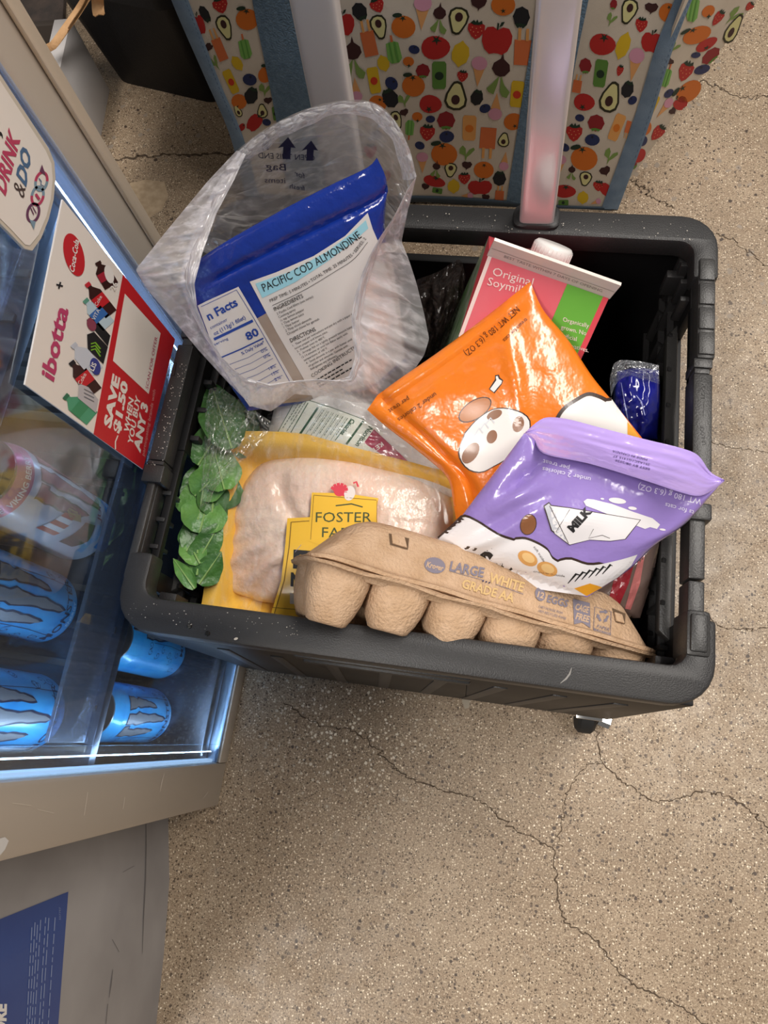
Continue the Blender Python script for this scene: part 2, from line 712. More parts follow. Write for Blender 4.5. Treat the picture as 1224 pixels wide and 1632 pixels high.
# ================================================================== THE SETTING: polished concrete floor
def floor_material():
    m = bpy.data.materials.new('polished_concrete')
    m.use_nodes = True
    nt = m.node_tree
    b = nt.nodes['Principled BSDF']
    L = nt.links.new
    tc = N(nt, 'ShaderNodeTexCoord')
    co = tc.outputs['Object']

    def noise(sc, det=3, ro=.5):
        n = N(nt, 'ShaderNodeTexNoise', Scale=sc, Detail=det, Roughness=ro)
        L(co, n.inputs['Vector'])
        return n

    def ramp(src, lo, hi, a=0., c=1.):
        n = N(nt, 'ShaderNodeMapRange')
        n.inputs['From Min'].default_value, n.inputs['From Max'].default_value = lo, hi
        n.inputs['To Min'].default_value, n.inputs['To Max'].default_value = a, c
        L(src, n.inputs['Value'])
        return n.outputs[0]

    def mix(f, A, B):
        n = N(nt, 'ShaderNodeMix', data_type='RGBA')
        if isinstance(f, float):
            n.inputs[0].default_value = f
        else:
            L(f, n.inputs[0])
        for i, q in ((6, A), (7, B)):
            if isinstance(q, str):
                n.inputs[i].default_value = lin(q)
            else:
                L(q, n.inputs[i])
        return n.outputs[2]

    def mul(a, c):
        n = N(nt, 'ShaderNodeMath', operation='MULTIPLY')
        for i, q in enumerate((a, c)):
            if isinstance(q, (int, float)):
                n.inputs[i].default_value = q
            else:
                L(q, n.inputs[i])
        return n.outputs[0]

    base = mix(ramp(noise(4.5, 4).outputs['Fac'], .35, .65), '#877560', '#a6937c')
    base = mix(ramp(noise(60, 3).outputs['Fac'], .4, .66, 0, .55), base, '#8b7660')
    base = mix(ramp(noise(700, 2).outputs['Fac'], .48, .68, 0, .75), base, '#6a5846')
    base = mix(ramp(noise(420, 2).outputs['Fac'], .52, .7, 0, .7), base, '#cdbaa0')

    def stones(scale, lo, hi, size, col, col2, base, mask=None):
        v = N(nt, 'ShaderNodeTexVoronoi', Scale=scale)
        # wander the cells a little so that the stones are not round
        w = noise(scale * 1.6, 1)
        mp = N(nt, 'ShaderNodeVectorMath', operation='MULTIPLY_ADD')
        mp.inputs[1].default_value = (.5 / scale,) * 3
        L(w.outputs['Color'], mp.inputs[0])
        L(co, mp.inputs[2])
        L(mp.outputs[0], v.inputs['Vector'])
        sp = N(nt, 'ShaderNodeSeparateColor')
        L(v.outputs['Color'], sp.inputs[0])
        a = N(nt, 'ShaderNodeMath', operation='GREATER_THAN')
        a.inputs[1].default_value = lo
        L(sp.outputs[0], a.inputs[0])
        c = N(nt, 'ShaderNodeMath', operation='LESS_THAN')
        c.inputs[1].default_value = hi
        L(sp.outputs[0], c.inputs[0])
        r = mul(ramp(sp.outputs[1], 0, 1, size * .45, size), 1.0)
        s = N(nt, 'ShaderNodeMath', operation='SUBTRACT')
        L(r, s.inputs[0])
        L(v.outputs['Distance'], s.inputs[1])
        d = ramp(s.outputs[0], 0, .08)
        f = mul(mul(a.outputs[0], c.outputs[0]), d)
        if mask is not None:
            f = mul(f, mask)
        return mix(f, base, mix(sp.outputs[2], col, col2))

    sy = N(nt, 'ShaderNodeSeparateXYZ')
    L(co, sy.inputs[0])
    far = ramp(sy.outputs[1], .05, .55, .25, 1.)
    wear = ramp(noise(7, 2).outputs['Fac'], .42, .55)
    base = stones(430, .45, 1.0, .42, '#3f3328', '#66553f', base)
    base = stones(250, .50, 1.0, .42, '#4a3c30', '#7c6a56', base)
    base = stones(330, .0, .30, .40, '#e6d8c2', '#cdb898', base)
    base = stones(150, .72, 1.0, .40, '#3a2f27', '#75655a', base, wear)
    base = stones(62, .70, 1.0, .36, '#85786a', '#9c9184', base, far)
    base = stones(80, .80, 1.0, .30, '#3c3028', '#5e5046', base, far)
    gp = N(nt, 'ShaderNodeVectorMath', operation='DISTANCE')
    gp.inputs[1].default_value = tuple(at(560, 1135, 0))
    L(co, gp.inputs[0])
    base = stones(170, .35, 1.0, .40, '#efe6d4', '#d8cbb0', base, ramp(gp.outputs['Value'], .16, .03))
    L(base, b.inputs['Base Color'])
    L(ramp(noise(30, 3).outputs['Fac'], .3, .7, .34, .55), b.inputs['Roughness'])
    b.inputs['Specular IOR Level'].default_value = .35
    bp = N(nt, 'ShaderNodeBump', Strength=.12, Distance=.001)
    L(noise(500, 2).outputs['Fac'], bp.inputs['Height'])
    L(bp.outputs[0], b.inputs['Normal'])
    return m


mb = MB()
mb.box((-2.2, -2.0, -.05), (2.2, 2.6, 0))
floor = mb.build('floor', floor_material())
tag(floor, kind='structure')

CRACK = P('crack_dirt', '#4b3d2f', .9)
rng = random.Random(3)


def crack(pts, w):
    d = Deco(zplane(0.0), step=0, base=.0004)
    q = resample(pts, 14 * (len(pts) - 1))
    q = [(x + rng.gauss(0, 2.2), y + rng.gauss(0, 1.6)) for x, y in q]
    for i in range(len(q) - 1):
        d.stroke([q[i], q[i + 1]], w * rng.uniform(.35, 1.15), CRACK)
    o = d.build('crack', floor)
    o['kind'] = 'stuff'


crack([(452, 1118), (500, 1152), (555, 1165), (598, 1192), (640, 1232), (692, 1255), (760, 1275), (820, 1322), (882, 1350)], 2.2)
crack([(882, 1350), (888, 1410), (902, 1468), (950, 1500), (1000, 1562), (1080, 1602), (1150, 1650)], 2.4)
crack([(922, 1132), (948, 1160), (960, 1215), (1000, 1250), (1050, 1278), (1120, 1262), (1180, 1280), (1230, 1330)], 2.2)
crack([(958, 1215), (930, 1225), (902, 1270), (890, 1350)], 1.3)
crack([(1003, 284), (1030, 302), (1036, 312), (1075, 332)], 1.8)
crack([(1112, 128), (1150, 140), (1180, 155), (1240, 152)], 1.6)
crack([(1140, 372), (1180, 390), (1240, 440)], 1.6)
crack([(1128, 983), (1160, 1002), (1230, 1000)], 1.6)
crack([(1130, 700), (1160, 712), (1240, 722)], .9)
crack([(165, 256), (240, 247), (310, 246), (380, 242)], 3.6)
d = Deco(zplane(0), step=0, base=.0003)
d.poly([(207, 292), (232, 286), (262, 290), (268, 312), (258, 335), (240, 345), (236, 370), (222, 360), (212, 335)], P('cement_patch', '#b5a085', .7, vary=('#a38e73', 90)))
d.build('cement_patch', floor)
d = Deco(zplane(0), step=0, base=.0003)
d.poly([(738, 1103), (750, 1105), (748, 1128), (741, 1130), (736, 1118)], P('pale_patch', '#a59a88', .7))
d.build('pale_patch', floor)

# ================================================================== THE CART: black folding crate on wheels
BLK = P('black_plastic', '#232223', .44, spec=.4, bump=(900, .12), vary=('#2b2a2a', 12))
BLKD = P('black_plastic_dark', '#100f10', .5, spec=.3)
RAIL = P('worn_black_plastic', '#333231', .42, spec=.5, bump=(700, .1), vary=('#282727', 25))
ALU = P('brushed_aluminium', '#cdc6c6', .24, metal=.35, coat=.5)
GREYP = P('pale_grey_plastic', '#b9b4b2', .32, spec=.5)
CHROME = P('chrome', '#d8d8d8', .15, metal=1)
RUB = P('black_rubber', '#1a1a1a', .7)
H = .42
cart = thing('folding_cart', 'black plastic folding crate on wheels with two pale handle tubes, full of groceries', 'cart', (0, 0, 0))


def rim_poly(sy, z):
    """flat U-shaped rim with rounded outer corners and short returns along the sides; sy = -1 front, +1 back"""
    ret, wd, r = .036, .028, .032
    X, Y = .231, .212
    p = []
    for k in range(7):
        t = PI / 2 * k / 6
        p.append((X - r + r * math.cos(t), Y - r + r * math.sin(t)))
    for k in range(7):
        t = PI / 2 + PI / 2 * k / 6
        p.append((-X + r + r * math.cos(t), Y - r + r * math.sin(t)))
    iw = .021
    q = [(-X, Y - wd - ret), (-X + iw, Y - wd - ret)]
    for k in range(5):
        t = PI + -PI / 2 * k / 4
        q.append((-X + iw + .012 + .012 * math.cos(t), Y - wd - .012 + .012 * math.sin(t)))
    q2 = [(-x, y) for x, y in q[::-1]]
    out = p + q + q2
    return [(x, sy * y, z) for x, y in out]


MB().prism(rim_poly(-1, H - .024), None, (0, 0, .024), bevel=.003).build('front_rim', BLK, cart, True)
MB().prism(rim_poly(1, H - .022), None, (0, 0, .022), bevel=.003).build('back_rim', BLK, cart, True)

# front wall with grip opening and slanted ribs outside
mb = MB()
yo, yi = -.2095, -.2045
for lo, hi in (((-.222, yo, .075), (-.085, yi, .398)), ((.055, yo, .075), (.222, yi, .398)), ((-.085, yo, .075), (.055, yi, .345)), ((-.085, yo, .378), (.055, yi, .398))):
    mb.box(lo, hi, 0, .001)
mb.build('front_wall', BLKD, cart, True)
for k in range(8):
    x = -.2 + k * .05
    MB().prism([(x, -.2106, .09), (x + .012, -.2106, .09), (x + .04, -.2106, .33), (x + .028, -.2106, .33)], None, (0, .003, 0), bevel=.0005).build('rib', BLK, cart, True)
mb = MB()
MB().box((-.088, -.2125, .338), (.058, -.203, .346), 0, .002).build('front_grip', BLK, cart, True)
MB().box((-.088, -.2125, .377), (.058, -.203, .384), 0, .002).build('front_grip', BLK, cart, True)

# back wall with the long grip opening below the rim
mb = MB()
for lo, hi in (((-.222, .197, .075), (-.13, .206, .4)), ((.105, .197, .075), (.222, .206, .4)), ((-.13, .197, .075), (.105, .206, .356))):
    mb.box(lo, hi, 0, .001)
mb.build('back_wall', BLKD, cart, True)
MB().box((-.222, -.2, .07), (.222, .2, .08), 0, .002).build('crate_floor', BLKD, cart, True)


def side_wall(sx, holes):
    """plate with a grip hole, a lip below the hole, lattice ribs"""
    y0, y1 = holes
    mb = MB()
    a, b = sx * .2125, sx * .2195
    for lo, hi in (((a, -.175, .075), (b, .197, .352)), ((a, -.175, .352), (b, y0, .404)), ((a, y1, .352), (b, .197, .404)), ((a, y0, .396), (b, y1, .404))):
        mb.box(lo, hi, 0, .0008)
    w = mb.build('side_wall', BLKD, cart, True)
    # lip round the hole: lower bar stands proud into the crate
    mb = MB()
    mb.prism([(sx * .2035, y0 - .004, .352), (sx * .2035, y1 - .004, .352), (sx * .2135, y1 + .010, .352), (sx * .2135, y0 - .012, .352)], None, (0, 0, .012), bevel=.0015)
    mb.build('grip_bar', RAIL, cart, True)
    # honeycomb ribs below and beside the grip hole
    for k, y in enumerate(np.arange(-.165, .19, .036)):
        x = sx * .2125
        for z in (.29, .335):
            mb = MB()
            off = .018 if z == .29 else 0
            mb.prism([(x, y + off, z - .024), (x, y + off + .004, z - .024), (x - sx * .008, y + off + .004, z - .018), (x - sx * .008, y + off, z - .018)], None, (0, 0, .05), bevel=.0007)
            mb.build('rib', BLK, cart, True)
    for z in (.25, .315, .349):
        MB().box((sx * .2065, -.175, z - .002), (sx * .2125, .197, z + .002)).build('rib', BLK, cart)
    if sx < 0:
        for y in np.arange(y1 + .012, .17, .028):
            MB().box((sx * .204, y, .35), (sx * .2125, y + .005, .40), 0, .001).build('rib', BLK, cart, True)
        for z in (.365, .384):
            MB().box((sx * .205, y1 + .01, z), (sx * .2125, .19, z + .004), 0, .001).build('rib', BLK, cart, True)
    else:
        for y in np.arange(y1 + .008, .19, .018):
            MB().box((sx * .2045, y, .37), (sx * .2125, y + .005, .402), 0, .001).build('rib', BLK, cart, True)
    return w


side_wall(-1, (-.158, -.05))
side_wall(1, (-.146, .128))

# right side rail: grip section, lock slider, plain rail, end clip
mb = MB()
mb.box((.2135, .069, .394), (.2285, .168, .421), 0, .003)
for k in range(4):
    y = .072 + k * .024
    mb.box((.2145, y, .42), (.2275, y + .021, .4228), 0, .003)
mb.build('rail_grip', RAIL, cart, True)
mb = MB()
mb.box((.2115, -.045, .396), (.2265, .055, .4205), 0, .0015)
mb.box((.2125, .0555, .396), (.2245, .060, .4195), 0, .0005)
mb.box((.2115, .0605, .396), (.2265, .069, .4205), 0, .001)
mb.build('lock_slider', RAIL, cart, True)
d = Deco(zplane(.4207), base=.0002)
EMB = P('embossed_line', '#2a2929', .5)
d.fit('UNLOCK', (1126, 708), (1122, 676), 6.5, EMB)
d.stroke([(1121, 664), (1123, 638)], 1.2, EMB)
d.fit('LOCK', (1124, 634), (1126, 610), 6.0, EMB)
d.build('lock_marking', cart)
MB().box((.2085, -.072, .394), (.2265, -.058, .4225), 0, .002).build('rail_step', RAIL, cart, True)
mb = MB()
mb.box((.2105, -.118, .394), (.2225, -.06, .4195), 0, .0015)
mb.box((.2105, -.152, .394), (.2225, -.1195, .4195), 0, .0015)
mb.build('rail', RAIL, cart, True)
mb = MB()
mb.box((.209, -.176, .385), (.2265, -.142, .4225), 0, .003)
mb.box((.2115, -.173, .42), (.224, -.145, .4245), 0, .002)
mb.build('end_clip', RAIL, cart, True)
# left side rail
mb = MB()
mb.box((-.2315, -.171, .398), (-.2235, -.085, .4195), 0, .002)
mb.box((-.2245, -.171, .398), (-.2225, -.085, .4155), 0, .0005)
mb.build('rail', RAIL, cart, True)
mb = MB()
mb.box((-.236, -.088, .392), (-.2175, -.072, .4225), 0, .0015)
mb.box((-.2345, -.0715, .394), (-.220, -.068, .421), 0, .0005)
mb.build('rail_step', RAIL, cart, True)
mb = MB()
mb.box((-.2345, -.0675, .392), (-.2195, .045, .4215), 0, .0015)
mb.box((-.231, .045, .396), (-.2215, .052, .4205), 0, .0005)
mb.box((-.2345, .0525, .394), (-.2195, .168, .4215), 0, .0015)
mb.build('lock_slider', RAIL, cart, True)
d = Deco(zplane(.4217), base=.0002)
d.stroke([(271, 580), (281, 578), (278, 598), (268, 599)], 1.3, BLKD, closed=True)
d.build('lock_window', cart)
for k in range(4):
    y = -.165 + k * .024
    MB().box((-.2225, y, .384), (-.2145, y + .004, .4055), 0, .0008).build('rib', BLK, cart, True)
for sy in (-1, 1):
    for sx in (-1, 1):
        MB().box((sx * .2055, sy * .188 - .004, .33), (sx * .2125, sy * .188 + .004, .392), 0, .001).build('hinge_post', BLK, cart, True)
        MB().box((sx * .196, sy * .176 - .006, .36), (sx * .2115, sy * .176 + .002, .388), 0, .001).build('hinge_post', BLK, cart, True)

# screw-like studs, scratch and dust specks on the front rim
for x, y in ((302, 998), (331, 1010)):
    p = at(x, y, H)
    MB().cyl(p + np.array([0, 0, -.001]), (0, 0, 1), .0022, .0022, 12, bev=.0006).build('stud', P('shiny_black', '#0c0c0c', .15, coat=.5), cart, True)
d = Deco(zplane(H), base=.0004)
SCR = P('scratch_white', '#7d7a76', .7)
DUST = P('dust', '#b3aca2', .9)
d.stroke([(893, 1089), (902, 1082), (908, 1074), (911, 1064)], 3.2, SCR, taper=True)
d.build('scratch', cart)
r_ = random.Random(5)
d = Deco(zplane(H + .0015), base=.0003)


def dust(n, x0, x1, f0, f1, big=1.0):
    for _ in range(n):
        x = r_.uniform(x0, x1)
        y = r_.uniform(f0(x), f1(x))
        s = r_.choice([.5, .6, .7, .9, 1.3]) * big
        d.ell((x, y), s, s * .8, 0, DUST, n=6)


dust(60, 200, 480, lambda x: 955 + (x - 200) * .13, lambda x: 985 + (x - 200) * .14, .8)
dust(70, 650, 1110, lambda x: 338 + (x - 650) * .036, lambda x: 366 + (x - 650) * .036, .8)
d.ell((376, 1018), 3.5, 2, -20, DUST, n=8)
d.build('dust', cart)['kind'] = 'stuff'
d = Deco(zplane(.4222), base=.0003)
dust(55, 0, 1, lambda x: 0, lambda x: 1, 0.0001)
d = Deco(zplane(.4222), base=.0003)
for _ in range(80):
    y = r_.uniform(580, 745)
    xc = 297 - (y - 570) * .27
    s = r_.choice([.5, .6, .8, 1.1])
    d.ell((xc + r_.uniform(-12, 8), y), s, s, 0, DUST, n=6)
d.build('dust', cart)['kind'] = 'stuff'

# handle tubes, leaning back from sockets in the back rim, joined by a grip above
PD = np.array([-.0273, .1685, 1.0])


def pole(base, mat, w=.031, t=.018, z0=.36, z1=1.02):
    mb = MB()
    ex, ey = np.array([1, .03, 0.]), np.array([-.03, 1, 0.])
    rg = []
    for z in (z0, z1):
        c = np.array(base) + PD * (z - H)
        ring = []
        for k in range(24):
            a = 2 * PI * (k + .5) / 24
            x = math.copysign(abs(math.cos(a)) ** .35, math.cos(a)) * w / 2
            y = math.copysign(abs(math.sin(a)) ** .35, math.sin(a)) * t / 2
            ring.append(c + ex * x + ey * y)
        rg.append(ring)
    mb.rings(rg)
    return mb.build('handle_tube', mat, cart, True)


pr = at(855, 350, H)
pl = at(560, 336, H)
pole(pr, ALU)
pole(pl, GREYP, w=.034, t=.02)
for b in (pr, pl):
    mb = MB()
    ring = []
    for dz, k in ((-.004, 1.0), (.003, 1.0), (.0045, .9)):
        rr = []
        for q in range(24):
            a = 2 * PI * (q + .5) / 24
            rr.append((b[0] + math.copysign(abs(math.cos(a)) ** .45, math.cos(a)) * .0205 * k, b[1] + .001 + math.copysign(abs(math.sin(a)) ** .45, math.sin(a)) * .0125 * k, H + dz))
        ring.append(rr)
    mb.rings(ring)
    mb.build('tube_socket', BLK, cart, True)
gl, gr = pl + PD * .6, pr + PD * .6
MB().tube([gl + (-.02, 0, 0), gr + (.02, 0, 0)], .014, 16).build('handle_grip', RUB, cart, True)

# wheels
for x, y in ((.203, -.199), (-.192, -.178), (.2, .19), (-.2, .19)):
    big = y > 0
    r = .05 if big else .028
    wh = MB().cyl((x - .011, y, r), (1, 0, 0), r, .022, 28, bev=.004).build('wheel', RUB, cart, True)
    mb = MB()
    if big:
        for a in (-.016, .0125):
            MB().box((x + a, y - .012, r), (x + a + .0035, y + .012, .075), 0, .002).build('wheel_fork', BLK, cart, True)
    else:
        mb.box((x - .0155, y - .01, r - .004), (x - .0125, y + .01, .058), 0, .001)
        mb.box((x + .0125, y - .01, r - .004), (x + .0155, y + .01, .058), 0, .001)
        mb.box((x - .0155, y - .013, .056), (x + .0155, y + .013, .060), 0, .001)
        mb.cyl((x, y, .06), (0, 0, 1), .009, .012, 16)
        mb.build('wheel_fork', CHROME, cart, True)
    MB().cyl((x - .018, y, r), (1, 0, 0), .006, .036, 12, bev=.001).build('axle', CHROME, cart, True)
# extra: stalk of the front right caster that shows beside the crate
p = at(955, 1138, .02)
MB().cyl((.2205, -.207, .016), (1, -.25, 0), .0075, .016, 6, bev=.001).build('axle_nut', CHROME, cart, True)

# ================================================================== DRINKS COOLER on the left
STEEL = P('brushed_steel', '#d6c8b7', .4, metal=.3, bump=(40, .08), aniso=(1, 1, .02), vary=('#c2b9ae', 6))
DARKIN = P('cooler_lining', '#23262c', .45, spec=.5)
LED = P('blue_led', '#c4e2fa', .5, emit=1.0)
CLEAR = acrylic('clear_acrylic', '#e4ecf6', .015, .02)
LIPC = acrylic('clear_lip', '#b9c0d2', .12, .05)
cooler = thing('drinks_cooler', 'steel framed drinks cooler with clear front standing left of the cart', 'cooler', (-.5, -.13, 0))
CT = 1.5
XF = -.245


def part(name, lo, hi, m, bevel=.001, parent=None):
    return MB().box(lo, hi, 0, bevel).build(name, m, parent or cooler, True)


part('near_post', (-.285, -.382, 0), (XF, -.328, CT), STEEL, .004)
part('far_post', (-.285, .072, 0), (XF, .112, CT), STEEL, .004)
part('post_trim', (-.2445, .0995, 0), (-.2405, .1115, CT), P('pale_steel', '#dccbb5', .35, metal=.3), .0015)
part('back_wall', (-.72, -.38, 0), (-.70, .11, CT), DARKIN)
part('side_wall', (-.70, -.38, 0), (-.285, -.366, CT), DARKIN)
part('side_wall', (-.70, .098, 0), (-.285, .11, CT), DARKIN)
part('top_panel', (-.72, -.38, CT), (XF, .11, CT + .04), DARKIN)
part('bottom_panel', (-.70, -.366, .0), (-.262, .098, .058), P('mirror_grey', '#50545c', .25, metal=.9, bump=(50, .1), aniso=(1, .03, 1)))
MB().box((-.262, -.328, 0), (-.2475, .072, .034), 0, .001).build('bottom_rail', P('bright_rail', '#9fb2c6', .3, metal=.9), cooler, True)
part('rail_edge', (-.2475, -.328, 0), (XF, .072, .03), STEEL, .0006)
part('led_strip', (-.2615, -.3275, .035), (-.2535, -.3245, CT), LED, 0)
part('led_strip', (-.2615, .0685, .035), (-.2535, .0715, CT), LED, 0)
d = Deco(xplane(XF), seg=1e9, base=.0004)
d2 = Deco(xplane(XF), seg=1e9, base=.0004)
d.poly([(-40, 1352), (-6, 1338), (8, 1334), (14, 1340), (8, 1354), (-2, 1366), (-40, 1390)], P('white_sticker', '#d8d4d0', .5), 0)
for q in ([(262, 1232), (258, 1246), (255, 1262)], [(140, 1262), (134, 1300)], [(60, 1290), (86, 1296)], [(196, 1290), (199, 1270)], [(324, 1272), (332, 1262)], [(20, 1280), (50, 1284)]):
    d2.stroke(q, 1.6, P('steel_scratch', '#d6cbbd', .5), 0, taper=True)
d.build('white_sticker', cooler)
d2.build('scratches', cooler)['kind'] = 'stuff'
# tube lamps behind the posts: they throw their light back on to the cans
for y, sg in ((-.318, 1), (.062, -1)):
    l = bpy.data.lights.new('cooler_tube', 'AREA')
    l.shape = 'RECTANGLE'
    l.size, l.size_y = 1.4, .012
    l.energy = 1.3
    l.color = (.62, .82, 1.0)
    lo_ = bpy.data.objects.new('cooler_tube', l)
    COL.objects.link(lo_)
    z_ = Vector((.75, -sg * 1.0, 0)).normalized()
    x_ = Vector((0, 0, 1))
    lo_.matrix_world = Matrix.Translation((-.256, y, .75)) @ Matrix((x_, z_.cross(x_), z_)).transposed().to_4x4()
# clear strips along the posts, then the clear front pane
part('clear_strip', (-.2525, -.3275, .035), (-.2475, -.306, CT), CLEAR, .0008)
part('clear_strip', (-.2525, .046, .035), (-.2475, .0715, CT), LIPC, .0008)
part('front_pane', (-.2497, -.306, .036), (-.2477, .046, CT), CLEAR, .0003)
SHELF = P('shelf_wire', '#39404c', .35, metal=.6)
for z in (.332, .575):
    part('shelf', (-.69, -.364, z - .012), (-.265, .096, z), SHELF, .001)
    MB().box((-.2625, -.305, z + .028), (-.2585, .05, z + .084), 0, .0008).build('shelf_lip', LIPC, cooler, True)
    MB().box((-.2635, -.3055, z + .0265), (-.2575, .0505, z + .029), 0, .0003).build('lip_edge', CLEAR, cooler, True)
    for k in range(13):
        y = -.35 + k * .035
        part('shelf_bar', (-.68, y, z), (-.27, y + .006, z + .003), P('shelf_bar_grey', '#6b6660', .4, metal=.7), .0004)
# grey slanted price channel behind the pane
for k in range(7):
    part('pusher_slat', (-.42, -.045 + k * .014, .345), (-.30, -.036 + k * .014, .43), P('pusher_grey', '#76706a', .45), .001)

# ---------------------------------------------------------------- cans
CR, CH = .033, .158
CANBLUE = P('can_blue', '#46b4ea', .28, metal=.1, coat=.4, vary=('#2f98da', 28))
CANLID = P('can_lid', '#b9b2aa', .3, metal=.9)
CLAWG = P('claw_grey', '#8b8888', .4, metal=.3)
INK = P('can_ink', '#1b2440', .5)
CANWHITE = P('can_white', '#c9cdd3', .3, metal=.2, coat=.3)
MAROON = P('can_maroon', '#7c2f46', .4)
PINKSH = P('can_pink', '#c4708a', .35, metal=.2, coat=.2)
CYAN = P('can_cyan', '#2f7db4', .4)


def can_prof():
    return [(.0, .024), (.0035, .0268), (.012, CR - .001), (.016, CR), (.134, CR), (.139, CR - .0006), (.150, .0285), (.1535, .0272), (.1555, .0282), (CH, .0282), (CH, .0262), (.1525, .0258)]


def claw_shape(rs):
    """three ragged claw strokes, in millimetres, point down"""
    out = []
    for x0, top, bot, w in ((-16, 128, 56, 10.5), (0, 130, 34, 12), (16, 126, 60, 10)):
        r = random.Random(rs)
        rs += 1
        Lp, Rp = [], []
        n = 12
        for i in range(n + 1):
            t = i / n
            y = top + (bot - top) * t
            ww = w * .5 * (1 - t) ** .55 * (.75 + .5 * r.random()) + .2
            cx = x0 + 1.6 * math.sin(t * 4 + rs)
            Lp.append((cx - ww, y))
            Rp.append((cx + ww * (.8 + .4 * r.random()), y))
        out.append(Lp + Rp[::-1])
    # hooked tops
    out.append([(-23, 131), (-11, 129), (-10, 120), (-17, 122)])
    out.append([(9, 130), (23, 128), (21, 120), (11, 121)])
    return out


def can_map(loc, rot):
    def fn(p, off):
        a = p[:, 0] / 33.0 + rot
        r = CR + off
        return np.stack([loc[0] + r * np.cos(a), loc[1] + r * np.sin(a), loc[2] + p[:, 1] / 1000], 1)
    return fn


def make_can(name, label, loc, rot, kind):
    t = thing(name, label, 'drink can', loc, 'blue drink cans in the cooler' if kind == 'blue' else None)
    n = 48
    rg = [[(loc[0] + r * math.cos(2 * PI * k / n), loc[1] + r * math.sin(2 * PI * k / n), loc[2] + z) for k in range(n)] for z, r in can_prof()]
    mb = MB()
    if kind == 'blue':
        mb.rings(rg[:6], 0, (True, False))
    else:
        mb.rings(rg[1:6], 0, (True, False))
    mb.build('body', CANBLUE if kind == 'blue' else CANWHITE, t, True, )
    MB().rings(rg[5:8], 0, (False, False)).build('shoulder', CANBLUE if kind == 'blue' else PINKSH, t, True)
    MB().rings(rg[7:], 0, (False, True)).build('lid', CANLID, t, True)
    mb = MB()
    z = loc[2] + .1535
    mb.box((loc[0] - .004, loc[1] - .005, z), (loc[0] + .016, loc[1] + .005, z + .0015), 0, .0006)
    mb.build('ring_pull', CANLID, t, True)
    d = Deco(can_map(loc, rot), seg=4)
    for pts in claw_shape(3):
        cx, cy = np.mean(pts, 0)
        c = (cx, cy)
        d.poly([(x + (1.5 if x > cx else -1.5), y + (1.2 if y > cy else -3)) for x, y in pts], INK if kind == 'blue' else BLACK, 0)
        d.poly(pts, CLAWG if kind == 'blue' else MAROON, 1)

    def up(txt, x, y, h, m, **kw):
        # letters upright on the can: y grows upward here
        T, w = glyphs(txt, kw.get('bold', .01), kw.get('shear', 0))
        Q = np.stack([x + (T[:, :, 0] - w / 2) * h * kw.get('sx', 1), y + T[:, :, 1] * h], 2)
        d._put(Q, m, 1)
    if kind == 'blue':
        up('MONSTER', 0, 23, 8, INK, sx=1.25)
        up('ENERGY', 0, 17, 3.6, P('can_pale', '#bfe2f5', .4), sx=1.2)
        r = random.Random(2)
        # swirling line ornament round the can
        for a0 in (-44, -33, 31, 40, 48):
            for q in range(4):
                x, y = a0 + r.uniform(-8, 8), r.uniform(25, 118)
                pts = [(x + 5.5 * (1 - k / 9) * math.cos(k * .9 + q), y + 6.5 * (1 - k / 10) * math.sin(k * .9 + q)) for k in range(9)]
                d.stroke(pts, .7, INK, 0)
        d.stroke([(-24, 12), (-10, 8), (6, 11), (24, 7)], .8, INK, 0)
        d.stroke([(-26, 20), (-24, 60), (-26, 110)], .6, INK, 0)
        d.stroke([(25, 20), (26, 60), (24, 110)], .6, INK, 0)
        up('ZERO ULTRA', 0, 10, 3.2, INK)
    else:
        up('JUICE', 2, 33, 6.5, MAROON, sx=1.3)
        d.poly([(-36, 4), (36, 4), (36, 24), (-36, 22)], CYAN, 0)
        up('MONSTER', 0, 11, 7, CANWHITE, sx=1.2)
        # ship with striped sail among the waves, to one side of the claws
        for k in range(5):
            d.poly([(-44 + k * 4.6, 104 - k * 3), (-39.4 + k * 4.6, 101 - k * 3), (-38.4 + k * 4.6, 76 - k), (-43 + k * 4.6, 79 - k)], P('sail_red', '#b8513c', .5) if k % 2 == 0 else WHITE, 1)
        d.poly([(-46, 66), (-20, 56), (-18, 40), (-34, 36), (-45, 46)], P('hull_brown', '#4a3a35', .6), 1)
        d.poly([(-24, 78), (-19, 88), (-14, 84), (-15, 68), (-22, 62)], P('prow_gold', '#a58a4a', .5), 1)
        for k in range(4):
            d.stroke([(-46, 34 - k * 2), (-36, 38 - k * 2), (-28, 33 - k * 2), (-16, 36 - k * 2)], 1.2, P('wave_blue', '#7fb4dc', .4), 1)
    d.build('printed_artwork', t)
    if kind != 'blue':
        # words round the shoulder
        def sh(p, off):
            a = p[:, 0] / 30.0 + rot
            k = np.clip((p[:, 1]) / 11.0, 0, 1)
            r = (CR - .0006) + (.0285 - CR + .0006) * k + off
            return np.stack([loc[0] + r * np.cos(a), loc[1] + r * np.sin(a), loc[2] + .139 + p[:, 1] / 1000], 1)
        d = Deco(sh, seg=3)
        for txt, x in (('VIKING BERRY', -14), ('TAURINE', -56), ('VITAMINS', 42)):
            T, w = glyphs(txt, .02)
            d._put(np.stack([x + (T[:, :, 0] - w / 2) * 5.0, 3 + T[:, :, 1] * 4.6], 2), P('shoulder_print', '#ead9d6', .5), 0)
        d.build('shoulder_lettering', t)
    return t


